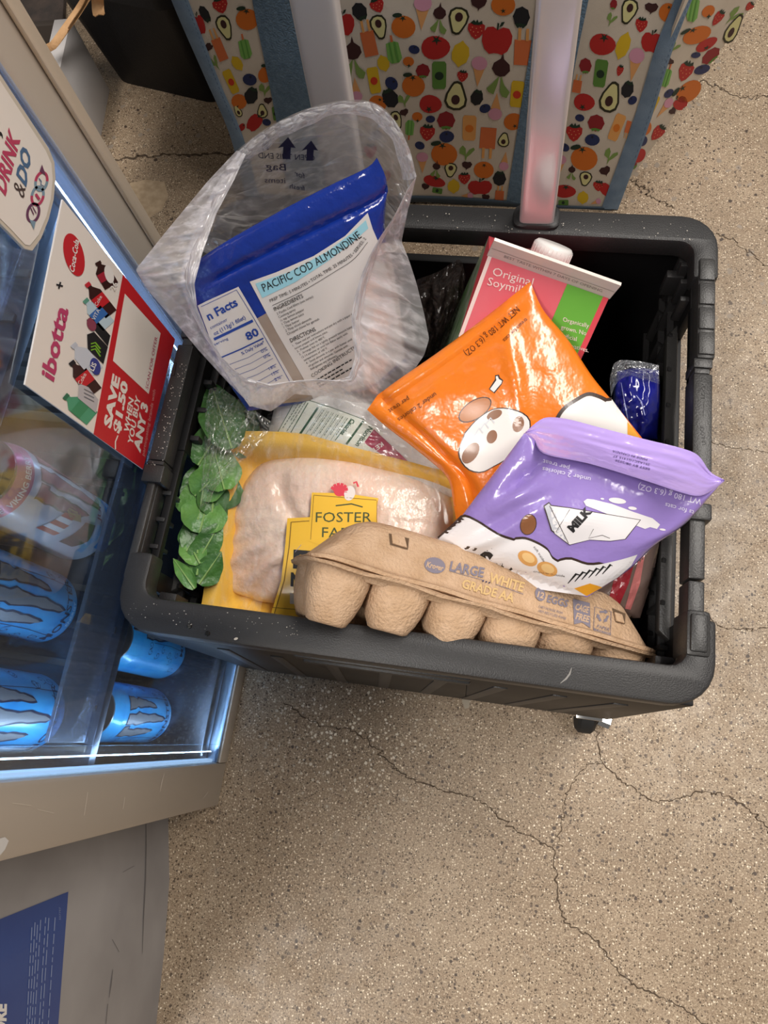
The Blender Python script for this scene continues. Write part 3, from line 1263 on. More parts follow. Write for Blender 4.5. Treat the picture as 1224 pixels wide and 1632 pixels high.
make_can('drink_can', 'blue drink can with grey claw marks on the upper shelf, beside the berry can', (-.337, -.196, .3358), -.12, 'blue')
make_can('drink_can', 'blue drink can with grey claw marks on the upper shelf, next to the steel post', (-.322, -.288, .3358), -.1, 'blue')
make_can('drink_can', 'blue drink can on the cooler bottom, next to the steel post', (-.338, -.283, .0585), -.08, 'blue')
make_can('drink_can', 'blue drink can on the cooler bottom, half under the cart rim', (-.338, -.205, .0585), .9, 'blue')
make_can('drink_can', 'blue drink can on the top shelf behind the shield sign', (-.318, -.035, .5788), -.2, 'blue')
make_can('berry_drink_can', 'pink-topped white drink can with a ship picture on the upper cooler shelf', (-.326, -.117, .3358), .45, 'viking')

# ---------------------------------------------------------------- shield sign and coupon card on the clear front
PAPER = P('sign_paper', '#e9dfd5', .5)
XS = -.2440
sp = Plane([(XS, 0, 0), (XS, 1, 0), (XS, 0, 1), (XS, 1, 1)])
shield = thing('shield_sign', 'white shield shaped sign reading DRINK & DO on the cooler front', 'sign', (XS, 0, .55))
edge = [(-160, -60), (-40, 62), (0, 117), (40, 178), (78, 236), (87, 258), (89, 285), (86, 318), (78, 350), (66, 380), (52, 400), (40, 397), (16, 372), (-6, 350), (-120, 250), (-230, 140)]
mb = MB()
q = sp(np.array(edge), 0.0)
mb.prism(q, None, (-.0025, 0, 0), bevel=.0004)
mb.build('board', P('sign_edge', '#cbbfae', .5), shield)
d = Deco(sp)
cx, cy = 0, 230
inner = [(-160, -50), (-42, 70), (-4, 122), (36, 183), (73, 240), (82, 261), (84, 285), (81, 317), (74, 345), (62, 374), (48, 391), (40, 390), (18, 366), (-4, 344), (-120, 240), (-220, 140)]
d.poly(inner, PAPER, 0)
RASP = P('raspberry_print', '#b93f5f', .5)
SLATE = P('slate_print', '#4c6a8c', .5)
PLUM = P('plum_print', '#6a3a58', .5)
GRY = P('bluegrey_print', '#7f97a6', .5)
d.fit('DRINK', (8, 312), (32, 222), 27, RASP, 1, bold=.035, up=128)
d.fit('EAT,', (-18, 270), (3, 212), 26, BLACK, 1, bold=.02, up=128)
d.fit('&', (38, 318), (41, 300), 25, P('brown_print', '#4a3a36', .5), 1, up=135)
d.fit('DO', (41, 298), (50, 247), 24, SLATE, 1, bold=.04, up=128)
for (x, y), c1, c2 in (((66, 289), RASP, GRY), ((60, 312), GRY, RASP), ((53, 339), PLUM, PLUM)):
    pts = [(x + 9.2 * math.cos(a) - 2 * math.sin(a), y + 14.5 * math.sin(a)) for a in np.linspace(0, 2 * PI, 25)]
    d.stroke(pts[:13], 4.2, c2, 1)
    d.stroke(pts[12:], 4.2, c1, 1)
d.poly([(63, 273), (67, 262), (73, 279)], PLUM, 2)
d.poly([(47, 350), (54, 366), (57, 353)], GRY, 2)
d.stroke([(49, 331), (54, 342)], 1.6, PLUM, 2)
d.stroke([(52, 329), (58, 340)], 1.4, PLUM, 2)
d.stroke([(57, 309), (63, 318)], 4, RASP, 2)
d.stroke([(62, 284), (66, 289), (65, 294), (70, 297)], 1.5, SLATE, 2)
d.build('lettering', shield)

coupon = thing('coupon_card', 'white and red coupon card showing a row of bottles, SAVE $1.50 offer', 'sign', (XS, 0, .41))
c4 = np.array([(100, 318), (279, 541), (228, 748), (40, 613)], float)
cs = Plane([(XS + .001, 0, 0), (XS + .001, 1, 0), (XS + .001, 0, 1), (XS + .001, 1, 1)])
mb = MB()
mb.prism(cs(c4, 0), None, (-.0012, 0, 0))
mb.build('card', PAPER, coupon)
d = Deco(cs, base=.0002, step=.00018)
RED = P('coupon_red', '#c4232a', .45)
d.poly([(196, 437), (279, 541), (228, 748), (149, 692)], RED, 0)
d.ell((118, 406), 15.5, 35, -14, RED, 1, n=28)
d.fit('Coca-Cola', (118, 435), (126, 384), 9, WHITE, 2, bold=.02, shear=.2, up=150)
d.text('+', (101, 462), 75, 15, BLACK, 1, bold=.02, up=165)
PINK = P('logo_pink', '#b93c66', .5)
d.fit('ibotta', (85, 609), (109, 494), 24, PINK, 1, bold=.03, up=146)
# the products, tops to the left
G = lambda n, h: P(n, h, .4)
COLA = G('cola_brown', '#3a1d1a')


def bottle(x, y, l, w, body, cap, lab, ang=32, lab2=None):
    a = math.radians(ang)
    ex, ey = np.array([math.cos(a), math.sin(a)]), np.array([-math.sin(a), math.cos(a)])
    f = lambda s, t: tuple(np.array((x, y)) + ex * s * l + ey * t * w)
    d.poly([f(.0, -.16), f(.14, -.16), f(.32, -.5), f(1, -.5), f(1, .5), f(.32, .5), f(.14, .16), f(0, .16)], body, 1)
    d.poly([f(-.02, -.2), f(.09, -.2), f(.09, .2), f(-.02, .2)], cap, 2)
    d.poly([f(.4, -.5), f(.72, -.5), f(.72, .5), f(.4, .5)], lab, 2)
    if lab2:
        d.text(lab2, f(.62, .45), 62, w * .26, WHITE, 3, up=150)


bottle(156, 418, 44, 24, COLA, COLA, G('cola_can_red', '#a8283a'), 60)
d.ell((174, 437), 7, 15, -15, WHITE, 3)
d.text('26', (183, 464), 66, 9, WHITE, 3, bold=.02, up=150)
bottle(139, 452, 62, 22, COLA, G('cap_red', '#c8303a'), RED, 52, 'Coke')
bottle(136, 478, 56, 24, G('water_clear', '#bccfd8'), G('cap_green', '#5f9a84'), G('label_blue', '#3c6cae'), 48, 'VITA')
d.poly([(138, 510), (148, 503), (176, 535), (172, 552)], BLACK, 1)
d.ell((146, 517), 7, 11, -20, G('dark_pink', '#8a4052'), 2)
d.poly([(139, 533), (150, 529), (172, 553), (165, 580), (140, 556)], BLACK, 2)
for k in range(3):
    d.stroke([(145, 548 + k * 5), (152, 546 + k * 5), (160, 556 + k * 6)], 2.2, G('claw_green', '#7fb52e'), 3)
bottle(117, 549, 58, 26, G('water_pale', '#c9ccd4'), G('cap_pale', '#c3c6cf'), G('water_pale', '#c9ccd4'), 50)
d.ell((152, 584), 8, 14, -15, G('navy_disc', '#3a3f86'), 3)
d.text('LIS', (149, 592), 66, 8, WHITE, 4, bold=.02, up=150)
bottle(114, 577, 62, 25, COLA, BLACK, RED, 52, 'Coke')
d.poly([(126, 611), (141, 617), (157, 637), (153, 658), (124, 634)], G('silver_can', '#bcb6b8'), 3)
for k in range(3):
    d.stroke([(134, 620 + k * 6), (150, 628 + k * 6)], 1.6, G('silver_ink', '#77747a'), 4)
bottle(104, 631, 56, 27, G('soda_green', '#4f9c76'), G('cap_dark_green', '#2f6f50'), G('soda_label', '#3c8a5e'), 40)
# white square where a code was printed: left empty, its caption kept
d.poly([(199, 468), (256, 531), (237, 628), (180, 575)], PAPER, 1)
d.fit('SCAN FOR OFFER', (236, 621), (251, 538), 5, RASP, 2, up=146)
d.fit('SAVE', (176, 684), (191, 602), 13, PAPER, 1, bold=.05, up=146)
d.fit('$1.50', (190, 692), (204, 611), 12, PAPER, 1, bold=.05, up=146)
d.fit('WHEN', (205, 691), (213, 637), 9, PAPER, 1, bold=.03, up=146)
d.fit('YOU BUY', (211, 710), (224, 634), 9, PAPER, 1, bold=.03, up=146)
d.fit('ANY 3', (223, 722), (236, 646), 12, PAPER, 1, bold=.05, up=146)
d.fit('participating brands with', (230, 727), (248, 622), 5, P('faded_pink', '#dc9a96', .5), 1, up=146)
d.stroke([(184, 716), (184, 704), (188, 694)], 2, PAPER, 2)
d.build('printed_artwork', coupon)

# ---------------------------------------------------------------- grey fixture wall in the lower left
panel = thing('grey_fixture', 'grey display base with a dark blue sticker, left of the bare floor', 'fixture', (-.32, -.55, 0))
fl = [at(268, 1300, 0), at(270, 1403, 0), at(266, 1460, 0), at(261, 1522, 0), at(249, 1632, 0), at(236, 1700, 0)]
fl = [np.array((-.314, -.386, 0))] + fl
pts = fl + [p + np.array([0, 0, .5]) for p in fl]
mb = MB()
lo = [p for p in fl]
rg = []
for z in (0, .012, 1.05):
    rg.append([(p[0], p[1], z) for p in lo] + [(-.62, lo[-1][1], z), (-.62, lo[0][1], z)])
mb.rings(rg, 0)
GPAN = P('grey_laminate', '#a29e9d', .5, spec=.35, vary=('#8f8b8a', 7))
mb.build('base_panel', GPAN, panel, True, auto=30)
pp = Plane([p + np.array([0, 0, z]) for p in fl[2:6] for z in (0, .4)])
# print follows the slightly bowed wall
Y = np.array([p[1] for p in fl])[::-1]
Xw = np.array([p[0] for p in fl])[::-1]


def wall(px, off=0.0):
    q = pp(px)
    for _ in range(4):
        x = np.interp(q[:, 1], Y, Xw) + np.asarray(off) + .0004
        dd = q - CC
        q = CC + dd * ((x - CC[0]) / dd[:, 0])[:, None]
    return q


NAVY = P('sticker_navy', '#2c4585', .4, vary=('#34508f', 12))
d = Deco(wall, seg=14, step=.0003)
d.poly([(109, 1421), (103, 1500), (93, 1632), (84, 1720), (-60, 1800), (-60, 1490), (0, 1465)], NAVY, 0)
PALE = P('sticker_small_print', '#8492b8', .5)
for k, (x, y0) in enumerate(((50, 1478), (55, 1470), (59, 1474), (64, 1466), (72, 1462), (77, 1463), (87, 1462))):
    d.lines((x, y0), (-10 - k * .4, 190), (2.6, 0), 1, PALE, 1, w=.6, seed=k, lo=.95)
d.fit('507797', (97, 1466), (97, 1446), 3.0, PALE, 1)
d.fit('MORE', (8, 1668), (10, 1600), 16, WHITE, 1, bold=.05)
d.build('sticker', panel)
d = Deco(wall, seg=20, step=.0001, base=.0002)
SCUFF = P('scuff', '#6a6666', .7)
for pts, w in (([(233, 1306), (233, 1350), (232, 1400), (229, 1460), (227, 1520)], 2.0), ([(179, 1497), (190, 1517)], 1.2), ([(180, 1545), (177, 1570), (174, 1590)], 1.8), ([(196, 1390), (214, 1380)], 1), ([(172, 1600), (169, 1632)], 1.6)):
    d.stroke(pts, w, SCUFF, 0, taper=True)
d.build('scuff_mark', panel)

# ================================================================== BEHIND THE CART: fruit tote, bin, white box, paper
FL0, FL1 = at(408, 316, 0), at(965, 332, 0)
tp_ = Plane([(FL0[0], FL0[1], 0), (FL1[0], FL1[1], 0), (FL0[0], FL0[1] + .01, .4), (FL1[0], FL1[1] + .01, .4)])
CANVAS = P('white_canvas', '#ddd2c4', .8, bump=(1400, .25), vary=('#cfc3b3', 9))
DENIM = P('blue_trim', '#7f95ad', .8, bump=(1100, .4), vary=('#6f869f', 40))
WEB = P('blue_webbing', '#6f8aa3', .8, bump=(420, .6), vary=('#5d7891', 160))
tote = thing('fruit_tote', 'white shopping tote printed with fruit and vegetables, blue trim, behind the cart', 'bag', (-.1, .75, 0))


def tb(u, v):
    return .012 * np.sin(PI * np.clip(u, 0, 1)) * np.sin(PI * np.clip(v, 0, 1)) ** .5 + .003 * wob(u, v, 4, 3)


front = Sheet([(262, -90), (1130, -90)], [(1130, -90), (1092, 0), (1030, 165), (965, 332)], [(408, 316), (660, 322), (965, 332)], [(262, -90), (298, 0), (345, 130), (408, 316)], tp_, tb, n=36)
front.build('front_panel', CANVAS, tote, thick=.003)
# side gusset, leaning out towards the back
c0, c1 = at(965, 332, 0.0), at(1255, -110, 0)
sidep = Plane([front(np.array([(965, 332)]))[0], front(np.array([(1092, 0)]))[0], front(np.array([(1130, -90)]))[0], np.array((.50, 1.02, .03)), np.array((.56, 1.02, .3))])
side = Sheet([(1130, -90), (1300, -140)], [(1300, -140), (1205, 0), (1098, 150), (995, 300), (968, 333)], [(965, 332), (968, 333)], [(1130, -90), (1092, 0), (1030, 165), (965, 332)], sidep, n=24)
side.build('side_panel', CANVAS, tote, thick=.003)
# back, far side and bottom of the bag, hidden from here
fw = front.world(np.array([0, 1, 0, 1.]), np.array([0, 0, 1, 1.]))
mb = MB()
bk = [np.array(p) for p in ((-.36, 1.02, .0), (.27, .98, .0), (.32, .98, .40), (-.38, 1.02, .40))]
mb.prism(bk, None, (0, .003, 0))
mb.build('back_panel', CANVAS, tote)
mb = MB()
mb.prism([fw[0], fw[2], bk[0], bk[3]], None, (-.003, 0, 0))
mb.build('side_panel', CANVAS, tote)
mb = MB()
mb.prism([fw[2] + (0, .002, .002), fw[3] + (0, .002, .002), bk[1] + (0, 0, .002), bk[0] + (0, 0, .002)], None, (0, 0, .003))
mb.build('bottom_panel', P('tote_base', '#3a4650', .8), tote)


def band(name, L, R, m, off=.002, n=30, sheet=front):
    """a strip sewn on the bag between two photograph lines"""
    a, b = resample(L, n), resample(R, n)
    vs, fs = [], []
    k = 4
    for o, rev in ((off, 0), (.0002, 1)):
        for i in range(n + 1):
            px = np.array([a[i] * (1 - t) + b[i] * t for t in np.linspace(0, 1, k + 1)])
            ed = np.array([.4, 1, 1, 1, .4]) if o > .001 else np.ones(5)
            vs += list(sheet(px, o * ed))
    m1 = (n + 1) * (k + 1)
    for i in range(n):
        for j in range(k):
            q = i * (k + 1) + j
            f = (q, q + k + 1, q + k + 2, q + 1)
            fs.append(f)
            fs.append(tuple(x + m1 for x in f[::-1]))
    rim = [i * (k + 1) for i in range(n + 1)] + [n * (k + 1) + j for j in range(1, k + 1)] + [i * (k + 1) + k for i in range(n - 1, -1, -1)] + [j for j in range(k - 1, 0, -1)]
    for p, q in zip(rim, rim[1:] + rim[:1]):
        fs.append((p, q, q + m1, p + m1))
    return mesh(name, vs, fs, m, tote, None, True, auto=50)


band('strap', [(390, -85), (402, 0), (422, 100), (438, 180), (458, 300)], [(475, -85), (486, 0), (498, 80), (512, 180), (530, 310)], WEB, .003)
band('strap', [(862, -85), (852, 30), (832, 160), (806, 328)], [(958, -85), (938, 0), (912, 130), (882, 330)], WEB, .003)
band('edge_trim', [(243, -90), (273, 0), (325, 120), (366, 215), (392, 318)], [(266, -90), (300, 0), (350, 130), (388, 220), (414, 318)], DENIM, .0035)
band('edge_trim', [(1112, -90), (1075, 0), (1045, 75), (1010, 190), (958, 333)], [(1140, -90), (1103, 0), (1072, 80), (1036, 195), (985, 334)], DENIM, .0035)
band('bottom_trim', [(395, 309), (560, 315), (660, 312), (760, 316), (870, 326), (975, 330)], [(392, 322), (560, 326), (660, 322), (740, 326), (870, 335), (975, 338)], P('dark_trim', '#3b4854', .8), .003)

# ---- printed fruit
IC = {n: P('print_' + n, h, .75) for n, h in dict(red='#b8211f', darkred='#8f1a24', orange='#d4701f', green='#5c8a3a', dark='#14301f', lime='#7fb85a', limedark='#5f9e46', yellow='#dcb722', blue='#1f2c5c', black='#15171f', brown='#3b1719', cream='#dcd79a', olive='#2c2a17', pink='#d99bb4', cone='#e2a468', coral='#d8713f', peach='#e6a55e', leaf='#7d9a4f', seed='#e8a070', redspot='#cf3a1c', orangespot='#dd7a24').items()}
ICON = {}


def blob(n, *harm):
    out = []
    for k in range(n):
        a = 2 * PI * k / n
        r = 1 + sum(h * math.cos(m * a + ph) for m, h, ph in harm)
        out.append((r * math.cos(a), r * math.sin(a)))
    return out


def E(rx, ry, x=0, y=0, n=14, rot=0):
    c, s_ = math.cos(rot), math.sin(rot)
    return [(x + rx * math.cos(2 * PI * k / n) * c - ry * math.sin(2 * PI * k / n) * s_, y + rx * math.cos(2 * PI * k / n) * s_ + ry * math.sin(2 * PI * k / n) * c) for k in range(n)]


def star(n, r0, r1, x=0, y=0, a0=0):
    return [(x + (r0 if k % 2 else r1) * math.cos(a0 + PI * k / n), y + (r0 if k % 2 else r1) * math.sin(a0 + PI * k / n)) for k in range(2 * n)]


ICON['apple'] = [([(0, -.72), (.35, -.92), (.75, -.85), (1, -.4), (.98, .1), (.75, .65), (.4, .92), (.1, .84), (-.15, .84), (-.45, .92), (-.8, .6), (-1, .1), (-.98, -.4), (-.72, -.85), (-.32, -.92)], 'red'), ([(-.06, -.72), (.02, -.7), (.06, -1.15), (-.06, -1.2)], 'dark'), ([(.06, -.9), (.2, -1.25), (.42, -1.3), (.3, -1.02)], 'dark')]
ICON['tomato'] = [([(x * 1.05, y * .86) for x, y in blob(18, (3, .03, 0))], 'red'), (star(5, .13, .42, .1, -.55, .3), 'dark')]
ICON['tomato_down'] = [([(x * 1.05, y * .86) for x, y in blob(18, (3, .03, 0))], 'red'), (star(5, .12, .36, -.1, .5, .3), 'dark')]
ICON['orange'] = [([(x * 1.02, y * .95) for x, y in blob(18)], 'orange'), (star(5, .1, .32, -.2, -.7, .2), 'dark'), (E(.42, .2, -.72, -.85, 10, -.3), 'dark')]
ICON['orange_plain'] = [([(x * 1.02, y * .9) for x, y in blob(18)], 'orange'), (star(5, .08, .26, 0, -.5, .2), 'dark')]
ICON['clementine'] = [(E(1, .85), 'orange'), (star(4, .15, .4, .2, .75), 'dark')]
ICON['avocado'] = [([(.0, -1.1), (.32, -1), (.55, -.45), (.78, .2), (.72, .7), (.35, 1), (-.1, 1.05), (-.55, .9), (-.8, .45), (-.72, -.1), (-.42, -.75), (-.25, -1.02)], 'olive'), ([(.0, -.92), (.22, -.84), (.42, -.38), (.62, .2), (.57, .6), (.27, .85), (-.1, .88), (-.45, .74), (-.64, .4), (-.57, -.1), (-.3, -.68), (-.18, -.86)], 'cream'), (E(.3, .36, -.02, .28), 'brown')]
ICON['strawberry'] = [([(0, 1), (-.42, .72), (-.85, .05), (-.82, -.5), (-.4, -.72), (0, -.62), (.42, -.72), (.85, -.48), (.85, .08), (.42, .74)], 'red'), ([(-.62, -.62), (-.3, -.95), (-.12, -.72), (.05, -1.02), (.18, -.72), (.5, -.92), (.6, -.6), (.2, -.46), (-.25, -.46)], 'dark')] + [(E(.06, .06, x, y, 5), 'seed') for x, y in ((-.4, -.2), (0, -.1), (.4, -.25), (-.25, .25), (.2, .25), (0, .6), (-.55, .1), (.55, .1))]
ICON['raspberry'] = [(blob(24, (8, .06, 0)), 'darkred'), ([(-.6, .72), (0, .62), (.62, .75), (.4, 1.02), (0, .92), (-.4, 1.04)], 'green')]
ICON['blackberry'] = [([(x * .82, y) for x, y in blob(24, (8, .06, 0))], 'black'), ([(-.62, -.75), (-.25, -1.15), (0, -.9), (.3, -1.15), (.6, -.75), (.1, -.62)], 'dark')]
ICON['blueberry'] = [(E(1, .78), 'blue'), (star(5, .1, .24, 0, -.38), 'black')]
ICON['lemon'] = [([(0, -1.1), (.2, -.9), (.62, -.6), (.75, 0), (.6, .6), (.2, .9), (0, 1.1), (-.22, .88), (-.65, .55), (-.75, 0), (-.6, -.6), (-.2, -.9)], 'yellow')]
ICON['beet'] = [([(0, -1.35), (.1, -.98), (.5, -.7), (.58, -.35), (.3, -.02), (0, .05), (-.3, -.02), (-.58, -.35), (-.5, -.7), (-.1, -.98)], 'brown'), ([(-.08, .05), (-.04, .05), (-.1, .5), (-.25, 1.1), (-.6, 1.0), (-.75, .8), (-.5, .55)], 'leaf'), ([(.05, .05), (.1, .05), (.35, .5), (.75, .85), (.6, 1.2), (.3, 1.15), (.12, .9)], 'leaf')]
ICON['beet_plain'] = [([(-.1, 1), (-.1, .7), (-.75, .3), (-.9, -.3), (-.4, -.62), (.1, -.5), (.6, -.62), (.95, -.2), (.7, .35), (.1, .7)], 'brown')]
ICON['leaf'] = [([(0, 1), (-.15, .3), (-.75, .1), (-.8, -.45), (-.45, -.85), (-.1, -.5), (-.02, .2), (.3, -.4), (.8, -.7), (.95, -.45), (.5, .1), (.12, .45)], 'leaf')]
ICON['icecream'] = [([(-.42, -.15), (.42, -.15), (.02, 1.2)], 'cone'), (E(.58, .5, 0, -.5), 'pink')]
ICON['icecream_down'] = [([(-.4, .1), (.4, .1), (0, -1.2)], 'cone'), (E(.55, .48, 0, .5), 'pink')]
ICON['popsicle'] = [([(-.52, -.55), (.52, -.55), (.55, 1), (-.5, 1)], 'coral'), ([(-.32, -1.25), (-.14, -1.25), (-.14, -.5), (-.32, -.5)], 'peach'), ([(.16, -1.25), (.34, -1.25), (.34, -.5), (.16, -.5)], 'peach')]
ICON['popsicle_down'] = [([(-.52, .5), (.52, .5), (.55, -.9), (-.5, -.9)], 'coral'), ([(-.32, 1.15), (-.14, 1.15), (-.14, .45), (-.32, .45)], 'peach'), ([(.16, 1.15), (.34, 1.15), (.34, .45), (.16, .45)], 'peach')]
ICON['greenpop'] = [([(-.5, -.7), (.1, -.82), (.5, -.65), (.6, .6), (.3, .95), (-.3, .95), (-.55, .6)], 'lime'), ([(-.3, -.72), (-.16, -.74), (-.1, .9), (-.26, .9)], 'limedark'), ([(.14, -.75), (.28, -.72), (.32, .9), (.16, .92)], 'limedark'), ([(-.08, -1.3), (.1, -1.3), (.1, -.76), (-.08, -.76)], 'coral')]
for nm, a, b in (('can_green', 'green', 'dark'), ('can_yellow', 'yellow', 'redspot'), ('can_orange', 'peach', 'orangespot')):
    ICON[nm] = [([(-.42, -1), (.42, -1), (.55, -.82), (.52, .82), (.4, 1), (-.4, 1), (-.52, .82), (-.55, -.82)], a), (E(.34, .3, 0, .05), b)]


def icons(sheet, rows, name):
    d = Deco(sheet, seg=16, step=.00022, base=.0005)
    for nm, x, y, r, rot, *ax in rows:
        sx = ax[0] if ax else 1.0
        sk = ax[1] if len(ax) > 1 else 0.0
        c, s_ = math.cos(math.radians(rot)), math.sin(math.radians(rot))
        for i, (pts, m) in enumerate(ICON[nm]):
            q = []
            for px, py in pts:
                X, Y_ = px * r * sx, py * r
                X, Y_ = X * c - Y_ * s_, X * s_ + Y_ * c
                q.append((x + X, y + Y_ - sk * X))
            d.poly(q, IC[m], min(i, 2))
    o = d.build(name, tote)
    o['kind'] = 'stuff'


icons(front, [
    ('apple', 546, 40, 19, -5), ('blackberry', 573, 18, 14, 155), ('strawberry', 601, 8, 13, -25), ('avocado', 604, 43, 19, 165, .9), ('orange', 643, 43, 19, 12),
    ('tomato', 694, 76, 22, -3), ('icecream', 673, 18, 25, 4), ('beet', 700, 30, 20, 5, .9), ('avocado', 730, 33, 21, 190, 1.0), ('strawberry', 759, 47, 16, 5),
    ('apple', 792, 65, 24, 5), ('blackberry', 831, 27, 16, 185), ('orange_plain', 802, 8, 19, 180), ('beet_plain', 763, 4, 14, 0), ('popsicle', 833, 78, 26, 3),
    ('beet', 563, 94, 27, -4, .9), ('popsicle', 587, 64, 26, -12, .8), ('greenpop', 627, 82, 20, -10), ('lemon', 611, 101, 13, -18), ('blueberry', 660, 79, 9, 15),
    ('clementine', 651, 98, 9, 10), ('raspberry', 674, 113, 11, 0), ('can_green', 700, 120, 22, 0, .95), ('lemon', 734, 86, 20, 10, .95), ('strawberry', 737, 121, 10, 8),
    ('icecream', 763, 112, 22, 6), ('beet', 797, 121, 28, 8, .9), ('can_yellow', 596, 128, 21, -10, .8), ('blueberry', 624, 133, 12, 50, .95), ('orange', 659, 137, 18, 12),
    ('blackberry', 622, 157, 15, -25), ('leaf', 644, 160, 12, -10), ('tomato_down', 686, 166, 17, 5, 1, 0), ('avocado', 727, 153, 22, 5, 1.05), ('blackberry', 760, 156, 12, 15),
    ('blueberry', 773, 173, 9, -20), ('icecream_down', 790, 172, 20, 5), ('can_yellow', 824, 150, 21, 6, .9), ('orange_plain', 602, 165, 14, 30), ('icecream_down', 567, 145, 18, -5),
    ('avocado', 632, 191, 14, 160, .8), ('beet_plain', 644, 179, 8, -20), ('clementine', 665, 186, 8.5, 10), ('blueberry', 686, 190, 7.5, 0), ('raspberry', 711, 192, 14, 0),
    ('greenpop', 653, 205, 14, 185, .9), ('strawberry', 681, 211, 14, 5), ('blueberry', 712, 218, 12, -5), ('can_orange', 748, 204, 20, 2), ('popsicle_down', 777, 225, 24, 4),
    ('avocado', 803, 223, 11, 10, 1.1), ('orange_plain', 818, 194, 15, 160), ('blueberry', 669, 232, 8, 20), ('orange', 708, 246, 19, 5, 1.08), ('leaf', 743, 244, 14, 5),
    ('beet_plain', 744, 263, 9, 5), ('icecream', 673, 258, 15, 0, 1.1), ('icecream_down', 804, 258, 14, 8), ('avocado', 718, 271, 11, 185, 1.2), ('orange_plain', 771, 271, 15, 5, 1.05),
    ('beet', 695, 270, 11, 8), ('strawberry', 740, 284, 10, 0, 1.1), ('blackberry', 796, 285, 11, 5, 1.15), ('tomato', 692, 289, 10, 15, 1.7), ('lemon', 723, 297, 11, 0, 1.2),
    ('apple', 765, 299, 12, 0, 1.6), ('popsicle', 796, 310, 11, 5, 1.2), ('can_green', 697, 304, 8, 100), ('icecream', 745, 312, 9, 90), ('beet_plain', 774, 314, 7, 10), ('beet_plain', 678, 297, 7, 10),
    ('raspberry', 978, 7, 8, 10, .7), ('leaf', 974, 31, 13, 20, .7), ('avocado', 1002, 18, 20, 198, .85), ('beet_plain', 1038, 12, 12, 5), ('orange_plain', 1064, 20, 17, 15, .8),
    ('strawberry', 1022, 39, 13, 10, .85), ('tomato', 960, 71, 20, 5), ('lemon', 993, 73, 22, 20, .65), ('apple', 1038, 68, 17, 8, .95), ('icecream', 1012, 101, 25, 14, .85),
    ('strawberry', 988, 112, 10, 18, .6), ('raspberry', 933, 105, 12, 0, .8), ('can_green', 957, 117, 22, 8, .85), ('avocado', 973, 155, 24, 18, .85), ('blackberry', 1000, 143, 13, 18, .9),
    ('blueberry', 1008, 160, 8, -40), ('tomato_down', 931, 163, 16, 8), ('popsicle', 920, 135, 13, 10), ('blueberry', 924, 188, 7.5, 10), ('raspberry', 950, 196, 13, 5),
    ('can_orange', 983, 203, 22, 22, .7), ('strawberry', 915, 211, 15, 5), ('blueberry', 944, 223, 12, 0), ('orange', 931, 253, 20, 5, 1.05), ('leaf', 972, 249, 15, 20, .8),
    ('beet_plain', 964, 272, 10, -20), ('avocado', 933, 285, 11, 190, 1.2), ('strawberry', 954, 296, 9, 5, 1.15), ('tomato', 900, 305, 12, 2, 1.4), ('lemon', 929, 315, 10, 5, 1.2),
    ('apple', 966, 303, 12, -40, .7), ('icecream', 950, 322, 8, 70), ('can_green', 898, 323, 8, 90), ('beet', 911, 275, 10, 5), ('icecream', 893, 262, 15, 8), ('popsicle_down', 1000, 205, 14, 15, .5), ('blueberry', 900, 235, 8, 30),
    ('blackberry', 326, 22, 14, 150, .6), ('strawberry', 351, 8, 14, -18), ('avocado', 358, 44, 20, 158, .75), ('orange', 394, 31, 18, 10), ('apple', 318, 40, 17, -20, .5),
    ('popsicle', 348, 74, 24, -22, .6), ('greenpop', 390, 77, 18, -12, .9), ('lemon', 378, 101, 13, -35, .8), ('can_yellow', 368, 130, 20, -25, .65), ('blueberry', 398, 127, 12, 15, .95),
    ('orange', 423, 119, 14, 25, .8), ('blackberry', 400, 153, 13, 20), ('clementine', 381, 162, 14, 35, .9), ('beet_plain', 427, 160, 7.5, -5), ('leaf', 422, 143, 12, 0), ('avocado', 418, 177, 11, -8, 1.0),
    ('avocado', 379, 177, 10, -30, .7), ('apple', 405, 196, 15, 35, .7), ('blueberry', 425, 195, 7, 15), ('can_green', 439, 181, 11, -8, .8), ('beet_plain', 332, 75, 11, 45, .6),
    ('leaf', 342, 100, 16, -35, .5), ('tomato', 385, 203, 8, 40, .6), ('orange_plain', 512, 250, 14, 0), ('apple', 470, 270, 14, 0), ('avocado', 560, 220, 14, 0), ('lemon', 530, 240, 12, 0),
    ('strawberry', 590, 240, 12, 0), ('blueberry', 600, 215, 9, 0), ('tomato', 610, 280, 12, 0),
], 'fruit_print')
